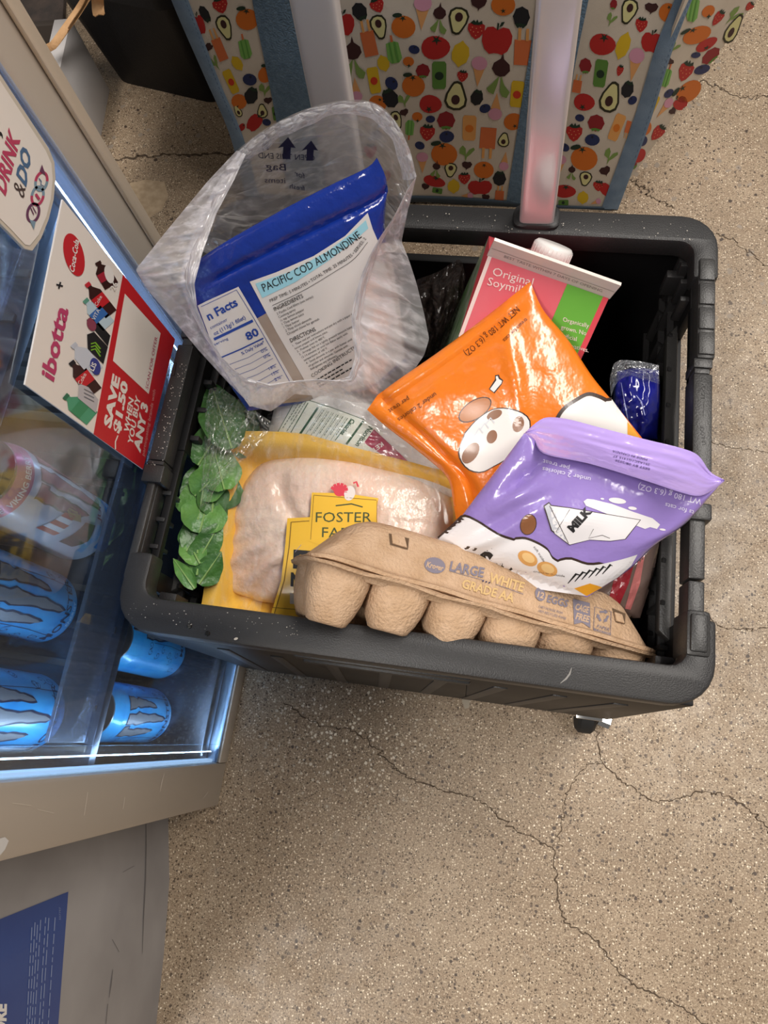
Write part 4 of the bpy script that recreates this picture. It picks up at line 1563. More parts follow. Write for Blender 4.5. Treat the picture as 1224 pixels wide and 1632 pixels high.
icons(side, [
    ('greenpop', 1105, 14, 22, 12, .7), ('clementine', 1129, 18, 11, 10, .95, .3), ('strawberry', 1145, 28, 13, 45, .7, .4), ('avocado', 1169, 46, 25, 30, .5), ('leaf', 1170, 25, 20, 45, .5),
    ('orange', 1111, 56, 14, -12, 1.6, .15), ('tomato_down', 1126, 71, 10, -20, 1.7, .2), ('raspberry', 1133, 89, 10, -28, 1.5, .3), ('blueberry', 1109, 88, 6, -10, 1.3), ('strawberry', 1093, 113, 17, 25, .8, .2),
    ('blueberry', 1119, 111, 9, -20, 1.5), ('orange', 1098, 146, 15, -40, 1.5), ('greenpop', 1063, 123, 17, 18, .6), ('blueberry', 1066, 149, 7, -40, 1.3), ('can_yellow', 1040, 168, 17, 25, .7),
    ('icecream', 1060, 171, 18, 40, .6), ('orange_plain', 1028, 204, 14, 25, .7), ('blueberry', 1025, 225, 8, -60, 1.1), ('strawberry', 1049, 211, 16, 40, .6), ('beet_plain', 1072, 177, 7, -40), ('apple', 1085, 165, 10, -40, 1.2), ('tomato', 1018, 248, 11, -45, 1.1), ('raspberry', 1007, 262, 8, -50, 1), ('beet_plain', 1067, 97, 8, 40), ('leaf', 1075, 75, 12, 30, .7), ('strawberry', 1195, 10, 9, 45, .7),
], 'fruit_print')
# the print goes on to the rim of the bag
ri = random.Random(9)
kinds = ['apple', 'orange', 'avocado', 'strawberry', 'tomato', 'lemon', 'blueberry', 'raspberry', 'beet', 'icecream', 'greenpop', 'can_green', 'can_yellow', 'popsicle', 'blackberry', 'clementine']
icons(front, [(ri.choice(kinds), x + ri.uniform(-5, 5), y + ri.uniform(-4, 4), ri.uniform(13, 20), (x - 700) * .03 + ri.uniform(-8, 8)) for y in (-22, -52, -78) for x in range(306 + (y % 3) * 8, 1090, 37) if not (392 < x < 486 or 850 < x < 960)], 'fruit_print')
icons(side, [(ri.choice(kinds), 1150 + i * 26 - j * 12, -20 - j * 30 - i * 3, 14, 20, .8, .3) for i in range(5) for j in range(4)], 'fruit_print')
# stitching on the straps' edges
d = Deco(front, seg=30, base=.0042)
for L in ([(1104, 0), (1073, 78), (1036, 193), (1012, 265)], [(299, 0), (349, 130), (386, 218)]):
    q = resample(L, 60)
    for i in range(0, 58, 2):
        d.stroke([q[i] + (-4, 0), q[i + 1] + (-4, 0)], 1.1, P('stitch', '#5a7290', .8))
d.build('stitching', tote)['kind'] = 'stuff'

# black bin
BIN = P('bin_black', '#0e0e12', .45, spec=.3, bump=(300, .1))
b0, b1 = at(182, 128, 0), at(345, 166, 0)
bin_ = thing('black_bin', 'black plastic bin standing on the floor left of the fruit tote', 'bin', tuple((b0 + b1) / 2))
BW = np.linalg.norm(b1 - b0) + .01
ux = (b1 - b0) / np.linalg.norm(b1 - b0)
uy = np.array([-ux[1], ux[0], 0])
mb = MB()


def rr(w0, w1, d0, d1, z, r=.03):
    pts = []
    for cx, cy, a0 in ((w1 - r, d0 + r, -90), (w1 - r, d1 - r, 0), (w0 + r, d1 - r, 90), (w0 + r, d0 + r, 180)):
        for k in range(6):
            a = math.radians(a0 + 90 * k / 5)
            pts.append(b0 + ux * (cx + r * math.cos(a)) + uy * (cy + r * math.sin(a)) + np.array([0, 0, z]))
    return pts


mb.rings([rr(.0, BW, 0, .3, 0), rr(-.02, BW, -.02, .3, .20), rr(-.03, BW, -.03, .3, .205), rr(-.03, BW, -.03, .3, .225), rr(-.024, BW - .006, -.024, .294, .225), rr(-.012, BW - .012, -.012, .288, .2), rr(.006, BW - .018, .006, .28, .012)], 0, (True, True))
mb.build('bin_body', BIN, bin_, True, auto=30)
MB().rings([rr(-.034, BW + .003, -.034, .304, .196, .034), rr(-.034, BW + .003, -.034, .304, .226, .034), rr(-.03, BW, -.03, .3, .229, .03), rr(-.024, BW - .006, -.024, .294, .229, .03)], 0, (False, False)).build('bin_rim', BIN, bin_, True)

# white display box
WBOX = P('white_board', '#bdb9b8', .55)
wb = thing('white_box', 'pale grey cardboard box on the floor between the cooler and the black bin', 'box', (-.68, .65, 0))
hz = .14
t0, t1, t2 = at(97, 18, hz), at(110, 43, hz), at(78, 140, hz)
g0, g1 = at(163, 120, 0), at(140, 225, 0)
f1 = np.array(at(110, 43, hz))
e1 = at(90, 135, hz)
dirv = (e1 - f1) / np.linalg.norm(e1 - f1)
nrm = np.array([dirv[1], -dirv[0], 0])
if nrm[0] < 0:
    nrm = -nrm
A0 = f1 - dirv * .02
A1 = f1 + dirv * .30
mb = MB()
th = .03
mb.prism([A0, A1, A1 - nrm * th, A0 - nrm * th], None, (0, 0, -hz), bevel=.001)
mb.build('side_panel', WBOX, wb, True)
mb = MB()
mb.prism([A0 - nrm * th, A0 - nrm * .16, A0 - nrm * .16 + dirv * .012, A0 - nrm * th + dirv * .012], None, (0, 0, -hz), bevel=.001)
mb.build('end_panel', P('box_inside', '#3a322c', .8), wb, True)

# crumpled brown paper strips
PAP = P('kraft_paper', '#c39a6e', .7, vary=('#a87f55', 30), bump=(200, .3))


def strip(name, label, pts, w, z0, z1, group=None):
    q = resample(pts, 16)
    L, R = [], []
    for i in range(17):
        a, b = q[max(i - 1, 0)], q[min(i + 1, 16)]
        dd = (b - a) / np.hypot(*(b - a))
        t = i / 16
        z = z0 + (z1 - z0) * t + .006 * math.sin(t * 7)
        nn = np.array([-dd[1], dd[0]]) * w * (.5 if 0 < i < 16 else .35)
        L.append(at(*(q[i] + nn), z))
        R.append(at(*(q[i] - nn), z + .006))
    rg = []
    for a, b in zip(L, R):
        rg.append([a, (a + b) / 2 + (0, 0, .002), b, b - (0, 0, .0012), (a + b) / 2 + (0, 0, .0008), a - (0, 0, .0012)])
    o = MB().rings(rg).build(name, PAP, None, True)
    return tag(o, label, 'paper strip', group)


strip('paper_strip', 'brown paper strip bent over the edge of the pale box', [(60, 82), (72, 77), (84, 72), (104, 45), (122, 20), (140, -8), (150, -22)], 13, .165, .21)
strip('paper_strip', 'narrow brown paper strip crossing the black bin rim', [(109, 46), (118, 32), (130, 14), (142, -8), (150, -20)], 4, .185, .25)
strip('paper_strip', 'short brown paper tip hanging over the black bin', [(152, -20), (155, -2), (156, 14), (158, 25)], 19, .27, .25)

# ================================================================== GROCERIES IN THE CART
def shell(h):
    """depth of a flat bag below its plane"""
    return lambda u, v: .0012 + h * np.clip(16 * u * (1 - u) * v * (1 - v), 0, None) ** .5


def foil(name, hexc, **kw):
    return P(name, hexc, kw.get('rough', .25), coat=.4, bump=kw.get('bump', (30, .75, 4)), vary=kw.get('vary'))


# ---------------------------------------------------------------- yellow tray of chicken
TRAY = P('yellow_foam', '#f0c04a', .5, bump=(700, .1), vary=('#edb840', 8))
tr_pts = [(348, 692, .380), (745, 775, .362), (318, 975, .345)]
tray = thing('chicken_tray', 'yellow foam tray of raw chicken thighs wrapped in clear film', 'meat tray', at(520, 840, .2))


def sst(a, b, x):
    t = np.clip((x - a) / (b - a), 0, 1)
    return t * t * (3 - 2 * t)


def dish(u, v):
    e = np.minimum(np.minimum(u, 1 - u) * 1.35, np.minimum(v, 1 - v))
    return -.030 * sst(.05, .19, e) + .002 * sst(.0, .03, e)


tray_s = Sheet([(349, 694), (358, 689), (400, 687), (470, 690), (560, 704), (660, 732), (735, 760), (752, 770)], [(752, 770), (765, 880), (770, 1010)], [(314, 1000), (540, 1040), (770, 1010)], [(349, 694), (345, 704), (338, 800), (326, 930), (314, 1000)], tr_pts, dish, n=44)
tray_s.build('foam_tray', TRAY, tray, thick=.004)
SKIN = P('chicken_skin', '#f4e2d0', .3, coat=.5, sub=.2, bump=(80, .7, 4), vary=('#eccbb8', 14))


def thigh(u, v):
    e = np.clip(16 * u * (1 - u) * v * (1 - v), 0, None)
    f = wob(u, v, 11, 3, 2)
    fold = .0035 * np.sin((u * 1.1 + v * .7) * 42 + 3.5 * f) * sst(.4, .8, v) * sst(.6, .2, u) + .0004 * np.sin((u * .4 + v) * 60 + 5 * f)
    return -.024 + .032 * e ** .42 + .004 * f * np.clip(e * 2, 0, 1) + fold - .007 * np.exp(-((u - .12 - .75 * v * v) / .035) ** 2) * sst(.0, .3, v) * np.clip(e * 2, 0, 1)


ch = Sheet([(434, 731), (500, 723), (554, 725), (614, 737), (672, 753), (714, 772)], [(714, 772), (726, 810), (722, 850), (705, 990)], [(356, 938), (395, 952), (440, 962), (705, 990)], [(434, 731), (409, 745), (386, 776), (368, 820), (370, 842), (362, 878), (356, 938)], tr_pts, thigh, n=60)
ch.build('chicken_thighs', SKIN, tray, thick=.006)
WRAP = film('cling_film', milk=.015, streak=(9, 2.2, 1), lo=.54, hi=.78, gain=.26, bump=.13, bscale=12, gloss=.05, edge=.04, crease=(7, 2.2, 1), line=.14)


def wrapb(u, v):
    e = np.clip(16 * u * (1 - u) * v * (1 - v), 0, None)
    return .0035 + .0085 * e ** .5 + .0012 * wob(u, v, 8, 5, 2)


wr = Sheet([(352, 692), (400, 687), (470, 690), (560, 704), (660, 732), (752, 770)], [(752, 770), (765, 880), (770, 1010)], [(314, 1000), (540, 1040), (770, 1010)], [(352, 692), (338, 800), (326, 930), (314, 1000)], tr_pts, wrapb, n=40)
wr.build('cling_film', WRAP, tray)
LAB = P('label_yellow', '#eebd38', .35, coat=.3)
LABE = P('label_line', '#7d5a1c', .5)
d = Deco(wr, seg=12)
d.poly([(497, 785), (550, 786), (603, 794), (600, 815), (603, 850), (545, 880), (490, 862), (494, 825)], LAB, 2)
for a in ([(500, 789), (600, 797)], [(500, 789), (495, 860)], [(601, 798), (600, 850)]):
    d.stroke(a, .8, LABE, 3)
d.fit('FOSTER', (503, 832), (592, 832), 16, P('label_green', '#3c4a26', .5), 3, up=88)
d.fit('FARMS', (513, 856), (590, 858), 16, P('label_green', '#3c4a26', .5), 3, up=88)
d.stroke([(535, 806), (560, 803), (578, 808)], 2, P('label_green', '#3c4a26', .5), 3)
RT = P('rooster_red', '#d8374a', .5)
for a in range(-150, 35, 26):
    d.stroke([(541, 786), (541 + 15 * math.cos(math.radians(a)), 783 + 15 * math.sin(math.radians(a)) * .9)], 5, RT, 3)
d.ell((541, 783), 9, 8, 0, RT, 3)
d.stroke([(563, 770), (568, 768), (571, 776)], 3, RT, 3)
d.ell((557, 786), 9, 12, 15, P('rooster_white', '#e6dcd6', .5), 3)
d.poly([(458, 826), (495, 824), (492, 862), (545, 880), (530, 1000), (420, 1000), (432, 978), (448, 925), (455, 865)], LAB, 1)
d.stroke([(464, 832), (461, 870), (453, 925), (436, 982)], 1.4, LABE, 3)
d.stroke([(464, 832), (493, 830)], .9, LABE, 3)
d.fit('FRESH', (467, 904), (600, 914), 27, BLACK, 3, bold=.05, up=88)
d.fit('NATURAL', (463, 933), (570, 940), 20, BLACK, 3, bold=.05, up=88)
d.poly([(462, 945), (490, 950), (488, 965), (462, 962)], P('label_grey', '#cfc5b4', .5), 3)
d.stroke([(434, 968), (480, 972)], .9, LABE, 3)
d.build('label', tray)

# ---------------------------------------------------------------- wrapped white tub with its panel of facts
tub = thing('wrapped_tub', 'white tub in clear film with a green lined nutrition label', 'food tub', at(540, 670, .30))
tubs = Sheet([(446, 628), (462, 613), (490, 612), (560, 630), (640, 668), (700, 712)], [(700, 712), (735, 740), (735, 800)], [(426, 700), (560, 730), (735, 800)], [(446, 628), (436, 655), (426, 700)], [(450, 630, .385), (640, 690, .372), (470, 700, .365)], pillow(.014, .35, .001, 3), n=30)
tubs.build('tub', P('white_tub', '#f0ede8', .35, coat=.3, vary=('#cfcac4', 20)), tub, thick=shell(.04))
d = Deco(tubs, seg=10)
TG = P('label_dark_green', '#2f5a38', .5)
TT = P('label_small_print', '#6d7a66', .6)
d.poly([(474, 632), (530, 650), (581, 669), (612, 690), (585, 720), (555, 712), (443, 688)], P('label_cream', '#eef1e2', .45), 0)
d.stroke([(474, 632), (530, 650), (581, 669)], .9, TG, 1)
d.stroke([(474, 632), (443, 688)], .9, TG, 1)
d.stroke([(507, 649), (478, 692)], 3.4, TG, 1)
d.stroke([(491, 642), (463, 690)], 1.4, TG, 1)
d.stroke([(579, 671), (552, 708)], 3.4, TG, 1)
d.stroke([(560, 667), (534, 702)], 1.2, TG, 1)
for k in range(3):
    d.lines((479 + k * 4, 637 + k * 1.4), (-31, 48), (2.6, 1), 1, TT, 1, seed=k)
for k in range(6):
    d.stroke([(514 + k * 7.5, 652 + k * 2.6), (486 + k * 7.5, 694 + k * 2.6)], .45, TG, 1)
    d.lines((516 + k * 7.5, 653 + k * 2.6), (-29, 42), (2.8, 1), 1, TT, 1, seed=k + 9)
d.fit('Calories', (561, 667), (542, 691), 6.5, TG, 1, bold=.03)
d.fit('Nutrition', (588, 679), (566, 709), 8, TG, 1, bold=.03)
d.poly([(596, 684), (617, 704), (650, 735), (610, 725), (580, 706)], P('label_raspberry', '#a8284c', .45), 1)
d.fit('KET', (608, 704), (592, 716), 7, WHITE, 2, bold=.02)
d.text('J', (478, 625), 160, 5, BLACK, 2, bold=.04)
d.build('label', tub)
tf = Sheet([(440, 624), (462, 606), (490, 606), (560, 624), (640, 662), (705, 708)], [(705, 708), (735, 740), (735, 800)], [(420, 704), (560, 735), (735, 800)], [(440, 624), (428, 655), (420, 704)], tubs.plane, lambda u, v: tubs.bulge(u, v) + .004 + .001 * wob(u, v, 2, 6), n=26)
tf.build('cling_film', film('tub_film', milk=.0, streak=(8, 2, 1), lo=.52, hi=.74, gain=.25, bump=.2, bscale=14, gloss=.05, edge=.03, line=.15), tub)

# ---------------------------------------------------------------- egg carton, standing on its long side
PULP = P('grey_brown_pulp', '#c4a588', .9, spec=.15, bump=(420, .5, 3), vary=('#b79778', 60))
A, B = at(505, 887, .480), at(1047, 1043, .366)
ex = (B - A) / np.linalg.norm(B - A)
LEN = np.linalg.norm(B - A)
vv = CC - (A + B) / 2
vv /= np.linalg.norm(vv)
f0_ = vv - ex * (vv @ ex)
f0_ /= np.linalg.norm(f0_)
u0_ = np.cross(f0_, ex)
th = math.radians(5)
zc = math.cos(th) * u0_ - math.sin(th) * f0_
fr = math.cos(th) * f0_ + math.sin(th) * u0_
egg = thing('egg_carton', 'grey brown pulp carton lettered LARGE WHITE 12 EGGS on its side at the cart front', 'egg carton', A + ex * LEN / 2 - fr * .105)
Wd = .105


def E3(x, f, c):
    return A + ex * x + fr * f + zc * c


def rrect(i, ix, c, r=.02, n=7, jit=0, seed=0):
    """ring of the carton outline, inset i at the long sides and ix at the ends, at height c"""
    x0, x1, f0, f1 = ix, LEN - ix, -Wd + i, -i
    r = min(r, (f1 - f0) / 2.1)
    P_ = []
    for cx, cf, a0 in ((x1 - r, f1 - r, 0), (x0 + r, f1 - r, 90), (x0 + r, f0 + r, 180), (x1 - r, f0 + r, 270)):
        for k in range(n):
            a = math.radians(a0 + 90 * k / (n - 1))
            P_.append((cx + r * math.cos(a), cf + r * math.sin(a)))
        # points along the straight edge so that it can waver
    q = P_
    out = []
    m = len(q)
    for k in range(m):
        a, b = np.array(q[k]), np.array(q[(k + 1) % m])
        ns = max(1, int(np.hypot(*(b - a)) / .02))
        for j in range(ns):
            p = a + (b - a) * j / ns
            out.append(p)
    res = []
    for k, p in enumerate(out):
        w = jit * (math.sin(p[0] * 90 + seed) + .6 * math.sin(p[0] * 210 + 2 * seed) + .5 * math.sin(p[1] * 160))
        res.append((p[0], p[1], c + w))
    return res


def ringset(spec):
    rs = [rrect(*s_) for s_ in spec]
    n = 120
    out = []
    for r in rs:
        r = np.array(r)
        c = np.vstack([r, r[:1]])
        ang = np.unwrap(np.arctan2((r[:, 1] + Wd / 2) / Wd, (r[:, 0] - LEN / 2) / LEN))
        L_ = np.linspace(0, 1, len(r), endpoint=False)
        tgt = ang[0] + np.linspace(0, 2 * PI, n, endpoint=False) * np.sign(ang[-1] - ang[0])
        a2, r2 = np.append(ang, ang[0] + 2 * PI * np.sign(ang[-1] - ang[0])), c
        o = np.argsort(a2)
        out.append([E3(*[np.interp(t, a2[o], r2[o, k]) for k in range(3)]) for t in tgt])
    return out


MB().rings(ringset([(.002, .004, -.0005, .016, 7, .0006), (-.003, -.004, 0, .018, 7, .0008), (-.0035, -.0045, .0028, .018, 7, .0008), (.0005, .002, .0045, .017, 7, .0003), (.0105, .022, .0300, .018), (.0135, .028, .0362, .02), (.019, .036, .0402, .02), (.029, .046, .042, .02)]), 0, (True, True)).build('lid', PULP, egg, True, auto=32)
MB().rings(ringset([(.006, .007, -.0075, .014), (.003, .003, -.0042, .017, 7, .0006), (-.0035, -.005, -.0034, .018, 7, .0009, 2), (-.0045, -.006, -.0014, .018, 7, .001, 2), (-.002, -.002, -.0004, .017, 7, .0006, 2), (.004, .004, -.001, .014)]), 0, (True, True)).build('base_flange', PULP, egg, True, auto=32)
pitch = LEN / 6
for row in (0, 1):
    for k in range(6):
        cx, cf = pitch * (k + .5), -.0275 - row * .05
        # cups over the low end are pressed short against the front wall
        full = .0444
        while full > .012:
            tip = E3(cx, cf + .008, -full)
            if tip[2] > .432 or tip[1] > (-.190 if tip[2] > .404 else -.2025):
                break
            full -= .001
        sc_ = full / .0444
        rg = []
        for c, hw in ((-.003, .0243), (-.012, .0240), (-.024, .0222), (-.034, .0193), (-.040, .0165), (-.0428, .0152), (-.0442, .0124), (-.0444, .0098), (-.0434, .0085)):
            ring = []
            for j in range(28):
                a = 2 * PI * j / 28
                p = .62 + .25 * min(1, (-c) / .04)
                x = math.copysign(abs(math.cos(a)) ** p, math.cos(a)) * hw
                f = math.copysign(abs(math.sin(a)) ** p, math.sin(a)) * hw * 1.04
                ring.append(E3(cx + x, cf + f, c * sc_))
            rg.append(ring)
        MB().rings(rg, 0, (True, True)).build('egg_cup', PULP, egg, True, auto=50)
lidp = Plane([E3(.03, -.0008, .0055), E3(LEN - .03, -.0008, .0055), E3(.05, -.0105, .0300), E3(LEN - .05, -.0105, .0300)])
d = Deco(lidp, base=.0007, step=.0002)
GI = P('carton_grey_ink', '#7b7480', .8)
TI = P('carton_tan_ink', '#c9a874', .8)
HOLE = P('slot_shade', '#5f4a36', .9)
PI_ = P('carton_pulp_print', '#bfa083', .9)
d.ell((693, 901), 17, 12.5, 14, GI, 0, n=26)
d.fit('Kroger', (679, 903), (706, 910), 8.5, PI_, 1, bold=.03, shear=.1)
d.fit('LARGE', (716, 909), (770, 920), 15, GI, 0, bold=.03)
d.fit('WHITE', (778, 927), (833, 943), 15, TI, 0, bold=.03)
d.stroke([(717, 910), (772, 925)], .8, GI, 0)
d.stroke([(790, 931), (834, 947)], .8, GI, 0)
for x in (770, 775, 780):
    d.ell((x, 926 + (x - 770) * .25), 1.5, 1.5, 0, P('carton_dark_ink', '#3f3a52', .8), 1, n=8)
d.fit('GRADE AA', (735, 936), (818, 960), 14, TI, 0, bold=.03)
d.ell((861, 947), 8, 11, -15, GI, 0, n=22)
d.fit('12', (856, 951), (866, 954), 9, PI_, 1, bold=.03)
d.fit('EGGS', (871, 959), (904, 968), 11.5, GI, 0, bold=.03)
d.fit('CARTON MADE FROM', (858, 968), (896, 979), 4, GI, 0)
d.fit('100% RECYCLED PAPER', (858, 975), (902, 988), 4, GI, 0)
d.poly([(913, 954), (940, 961), (941, 1001), (928, 992), (915, 995)], GI, 0)
d.fit('CAGE', (916, 971), (937, 977), 10, PI_, 1, bold=.03)
d.fit('FREE', (917, 986), (938, 992), 10, PI_, 1, bold=.03)
d.stroke([(948, 967), (974, 975), (973, 1012), (946, 1002)], .9, GI, 0, closed=True)
for a in (90, 210, 330):
    c, s_ = math.cos(math.radians(a)), math.sin(math.radians(a))
    p = np.array((961, 982))
    e1, e2 = np.array((c, -s_)), np.array((s_, c))
    d.stroke([p + e1 * 7 - e2 * 5, p + e1 * 7 + e2 * 3], 3.4, GI, 0)
    d.poly([p + e1 * 3.5 + e2 * 3, p + e1 * 10.5 + e2 * 3, p + e1 * 6 + e2 * 8], GI, 0)
d.fit('PAPER', (951, 1000), (971, 1006), 5, GI, 0)
d.poly([(946, 1001), (973, 1009), (973, 1014), (946, 1005)], GI, 0)
d.fit('CARTON', (949, 1005), (971, 1012), 3.2, PI_, 1)
d.stroke([(470, 880), (480, 868)], .8, GI, 0)
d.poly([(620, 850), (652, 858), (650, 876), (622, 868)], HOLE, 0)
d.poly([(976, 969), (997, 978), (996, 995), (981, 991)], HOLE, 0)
d.build('printed_lettering', egg)
for q in ([(623, 852), (644, 857), (648, 874), (625, 867)], [(978, 976), (990, 980), (994, 994), (981, 990)]):
    MB().prism(lidp(np.array(q), .0006), None, tuple(lidp.n * .0016), bevel=.0004).build('latch_tab', PULP, egg, True)

# ---------------------------------------------------------------- soy drink carton with gable top
SR = P('carton_red', '#dd4a55', .35, coat=.3)
SP = P('carton_pink', '#e8707a', .35, coat=.3, vary=('#e4606c', 14))
SG = P('carton_green', '#6db33f', .35, coat=.3, vary=('#63a838', 14))
SW = P('carton_cream', '#dccfc6', .4, coat=.2)
SGW = P('carton_grey_green', '#b9c2ae', .4, coat=.2, vary=('#6f9a5a', 40))
SD = P('carton_side_green', '#4f8a4a', .4)
q0, q1 = at(779, 405, .474), at(971, 473, .448)
sx_ = (q1 - q0) / np.linalg.norm(q1 - q0)
sw = np.linalg.norm(q1 - q0)
sy_ = np.cross((0, 0, 1.), sx_)
sy_ /= np.linalg.norm(sy_)
sz = np.cross(sx_, sy_)
soy = thing('soymilk_carton', 'red and green gable top soymilk carton with a white screw cap', 'drink carton', q0 + sx_ * sw / 2 + sz * -.23)


def S3(x, y, z):
    return q0 + sx_ * x + sy_ * y + sz * z


hf = sw / 2
g = .046
# body, roof panels and folded gable ends
bx = lambda x, y, z: S3(x, y, z)
mb = MB()
mb.add([bx(0, -hf, -g), bx(sw, -hf, -g), bx(sw, hf, -g), bx(0, hf, -g), bx(0, -hf, -g - .19), bx(sw, -hf, -g - .19), bx(sw, hf, -g - .19), bx(0, hf, -g - .19)], [(0, 4, 5, 1), (1, 5, 6, 2), (2, 6, 7, 3), (3, 7, 4, 0), (4, 7, 6, 5)], 0)
mb.m[3], mb.m[1] = 1, 1
mb.build('carton_body', [SP, SGW], soy)
MB().prism([bx(0, -.0008, 0), bx(0, -hf, -g), bx(sw, -hf, -g), bx(sw, -.0008, 0)], None, (0, 0, -.0012)).build('roof_panel', SP, soy)
MB().prism([bx(0, .0008, 0), bx(sw, .0008, 0), bx(sw, hf, -g), bx(0, hf, -g)], None, (0, 0, -.0012)).build('roof_panel', SR, soy)
for x, s_ in ((0, 1), (sw, -1)):
    MB().add([bx(x, -hf, -g), bx(x, hf, -g), bx(x + s_ * .022, 0, -.004), bx(x, 0, -.001), bx(x, -hf * .5, -g * .5), bx(x, hf * .5, -g * .5)], [(0, 1, 2), (0, 2, 3), (1, 3, 2)], 0).build('gable_fold', SR, soy)
mb = MB()
mb.box((0, 0, 0), (1, 1, 1))
fin = []
for z in (-.001, .0195):
    fin += [bx(-.001, -.0014, z), bx(sw + .001, -.0014, z), bx(sw + .001, .0014, z), bx(-.001, .0014, z)]
MB().add(fin, [(0, 1, 5, 4), (1, 2, 6, 5), (2, 3, 7, 6), (3, 0, 4, 7), (4, 5, 6, 7)]).build('top_fin', SW, soy)
# cap on the rear roof panel
cp = bx(sw * .50, hf * .52, -g * .52)
cn = (sy_ * .7 + sz * .71)
CAPW = P('white_cap', '#e4e1de', .35, coat=.2)
mbc = MB().cyl(cp, cn, .0195, .005, 32)
mbc.build('spout_ring', CAPW, soy, True, 40)
MB().cyl(cp + cn * .005, cn, .0172, .0125, 40, bev=.0022).build('cap', CAPW, soy, True, 50)
for k in range(30):
    a = 2 * PI * k / 30
    e1 = sx_
    e2 = np.cross(cn, e1)
    c_ = cp + cn * .006 + (e1 * math.cos(a) + e2 * math.sin(a)) * .0171
    MB().tube([c_, c_ + cn * .0085], .0004, 4).build('cap_rib', CAPW, soy)
rp_ = Plane([bx(0, -.0008, 0), bx(0, -hf, -g), bx(sw, -hf, -g), bx(sw, -.0008, 0)])
d = Deco(rp_, base=.0004)
e0 = lambda x, t: bx(x, -hf * t, -g * t)
SPL = P('carton_print_pale', '#f3d9d2', .5)
toq = lambda p: tuple((612 + FPX * (RC.T @ (np.array(p) - CC))[0] / -(RC.T @ (np.array(p) - CC))[2], 816 - FPX * (RC.T @ (np.array(p) - CC))[1] / -(RC.T @ (np.array(p) - CC))[2]))
Q4 = [toq(e0(x, t)) for x, t in ((sw * .655, 0.02), (sw * .955, .02), (sw * .955, 1), (sw * .655, 1))]
d.poly(Q4, SG, 0)
d.poly([toq(e0(sw * .955, .02)), toq(e0(sw, .02)), toq(e0(sw, 1)), toq(e0(sw * .955, 1))], SR, 0)
d.poly([toq(e0(0, .02)), toq(e0(sw * .03, .02)), toq(e0(sw * .03, 1)), toq(e0(0, 1))], SPL, 0)
d.fit('Original', (784, 438), (848, 456), 13, SPL, 1)
d.fit('Soymilk', (776, 454), (838, 470), 13, SPL, 1)
for i, t in enumerate(('Organically', 'grown. No', 'artificial', 'preservatives.')):
    T, w = glyphs(t)
    a = np.array((897 - i * 3.2, 512 + i * 12.2))
    d.text(t, a, -14.5, 7, SPL, 1, up=84, sx=.95)
d.build('printed_lettering', soy)
fp = Plane([bx(0, -.0014, 0), bx(sw, -.0014, 0), bx(0, -.0014, .0195), bx(sw, -.0014, .0195)])
d = Deco(fp, base=.0003)
FI = P('fin_ink', '#8a7d78', .6)
a, b = toq(bx(.012, -.0014, .004)), toq(bx(sw - .008, -.0014, .004))
d.fit('BEST TASTE WITHIN 7 DAYS OF OPENING', a, b, 4.2, FI, 0)
d.stroke([toq(bx(0, -.0014, .0095)), toq(bx(sw, -.0014, .0095))], .6, FI, 0)
d.build('fin_lettering', soy)
# green leaf print on the left side of the carton
lp_ = Plane([bx(0, -hf, -g), bx(0, hf, -g), bx(0, hf, -.2), bx(0, -hf, -.2)])

# ---------------------------------------------------------------- orange treat bag
ORG = foil('orange_foil', '#ec7f1e', vary=('#e8741a', 9))
orange = thing('orange_treat_bag', 'orange plastic treat bag lying upside down under the purple bag', 'treat bag', at(800, 660, .38))


def ob(u, v):
    e = np.clip(16 * u * (1 - u) * v * (1 - v), 0, None)
    r = .017 * e ** .55 + .0016 * wob(u, v, 21, 4, 2) * np.clip(e * 2.5, 0, 1)
    r = r - .004 * np.exp(-((v - .075) / .022) ** 2) * sst(.02, .15, u) * sst(.0, .25, 1 - u)      # gusset crease
    r = r - .005 * np.exp(-((u - .09 - .05 * v) / .025) ** 2)                                     # side crease
    r = r + .004 * np.exp(-((u - .72 + .5 * (v - .25)) / .05) ** 2) * np.exp(-((v - .3) / .25) ** 2)
    return r


os_ = Sheet([(585, 653), (612, 622), (700, 560), (770, 508), (832, 459), (845, 449)], [(845, 449), (866, 494), (905, 541), (944, 600), (985, 650), (1024, 699)], [(728, 834), (800, 850), (900, 800), (1024, 699)], [(585, 653), (618, 682), (660, 714), (705, 752), (717, 772), (722, 800), (728, 834)], [(585, 653, .402), (846, 450, .468), (1024, 699, .405), (728, 834, .388)], ob, n=56)
os_.build('pouch', ORG, orange, thick=shell(.012))
d = Deco(os_, seg=9)
OW = P('treat_white', '#e9e4e0', .25, coat=.4)
OB = P('treat_outline', '#3a2a24', .3, coat=.3)
OBR = P('treat_brown', '#8a5a3a', .3, coat=.3)
ODK = P('treat_ink', '#5a2f14', .4)
ONG = P('orange_fold', '#dd6f14', .25, coat=.4)
wave = [tuple(p) for p in resample([(884, 690), (889, 666), (900, 650), (917, 638), (937, 628), (955, 632), (967, 638)], 24)] + [(975, 636), (988, 654), (1010, 684), (1021, 699), (985, 732), (930, 775), (890, 780)]
d.poly(wave, OW, 1)
d.stroke(wave[:25], 6, OB, 2)
d.stroke([(966, 637), (975, 636)], 5, OB, 2)
d.poly([(1000, 672), (1010, 684), (1021, 699), (1005, 712), (1000, 690)], P('treat_amber', '#e5a02c', .3, coat=.3), 2)
d.fit('NET WT 180 g (6.3 OZ)', (823, 488), (739, 561), 10, ODK, 1)
d.fit('treats for cats', (838, 506), (801, 541), 6.5, ODK, 1)
d.fit('under 2 calories', (693, 625), (633, 667), 7.5, ODK, 1)
d.fit('per treat', (650, 632), (618, 653), 7.5, ODK, 1)
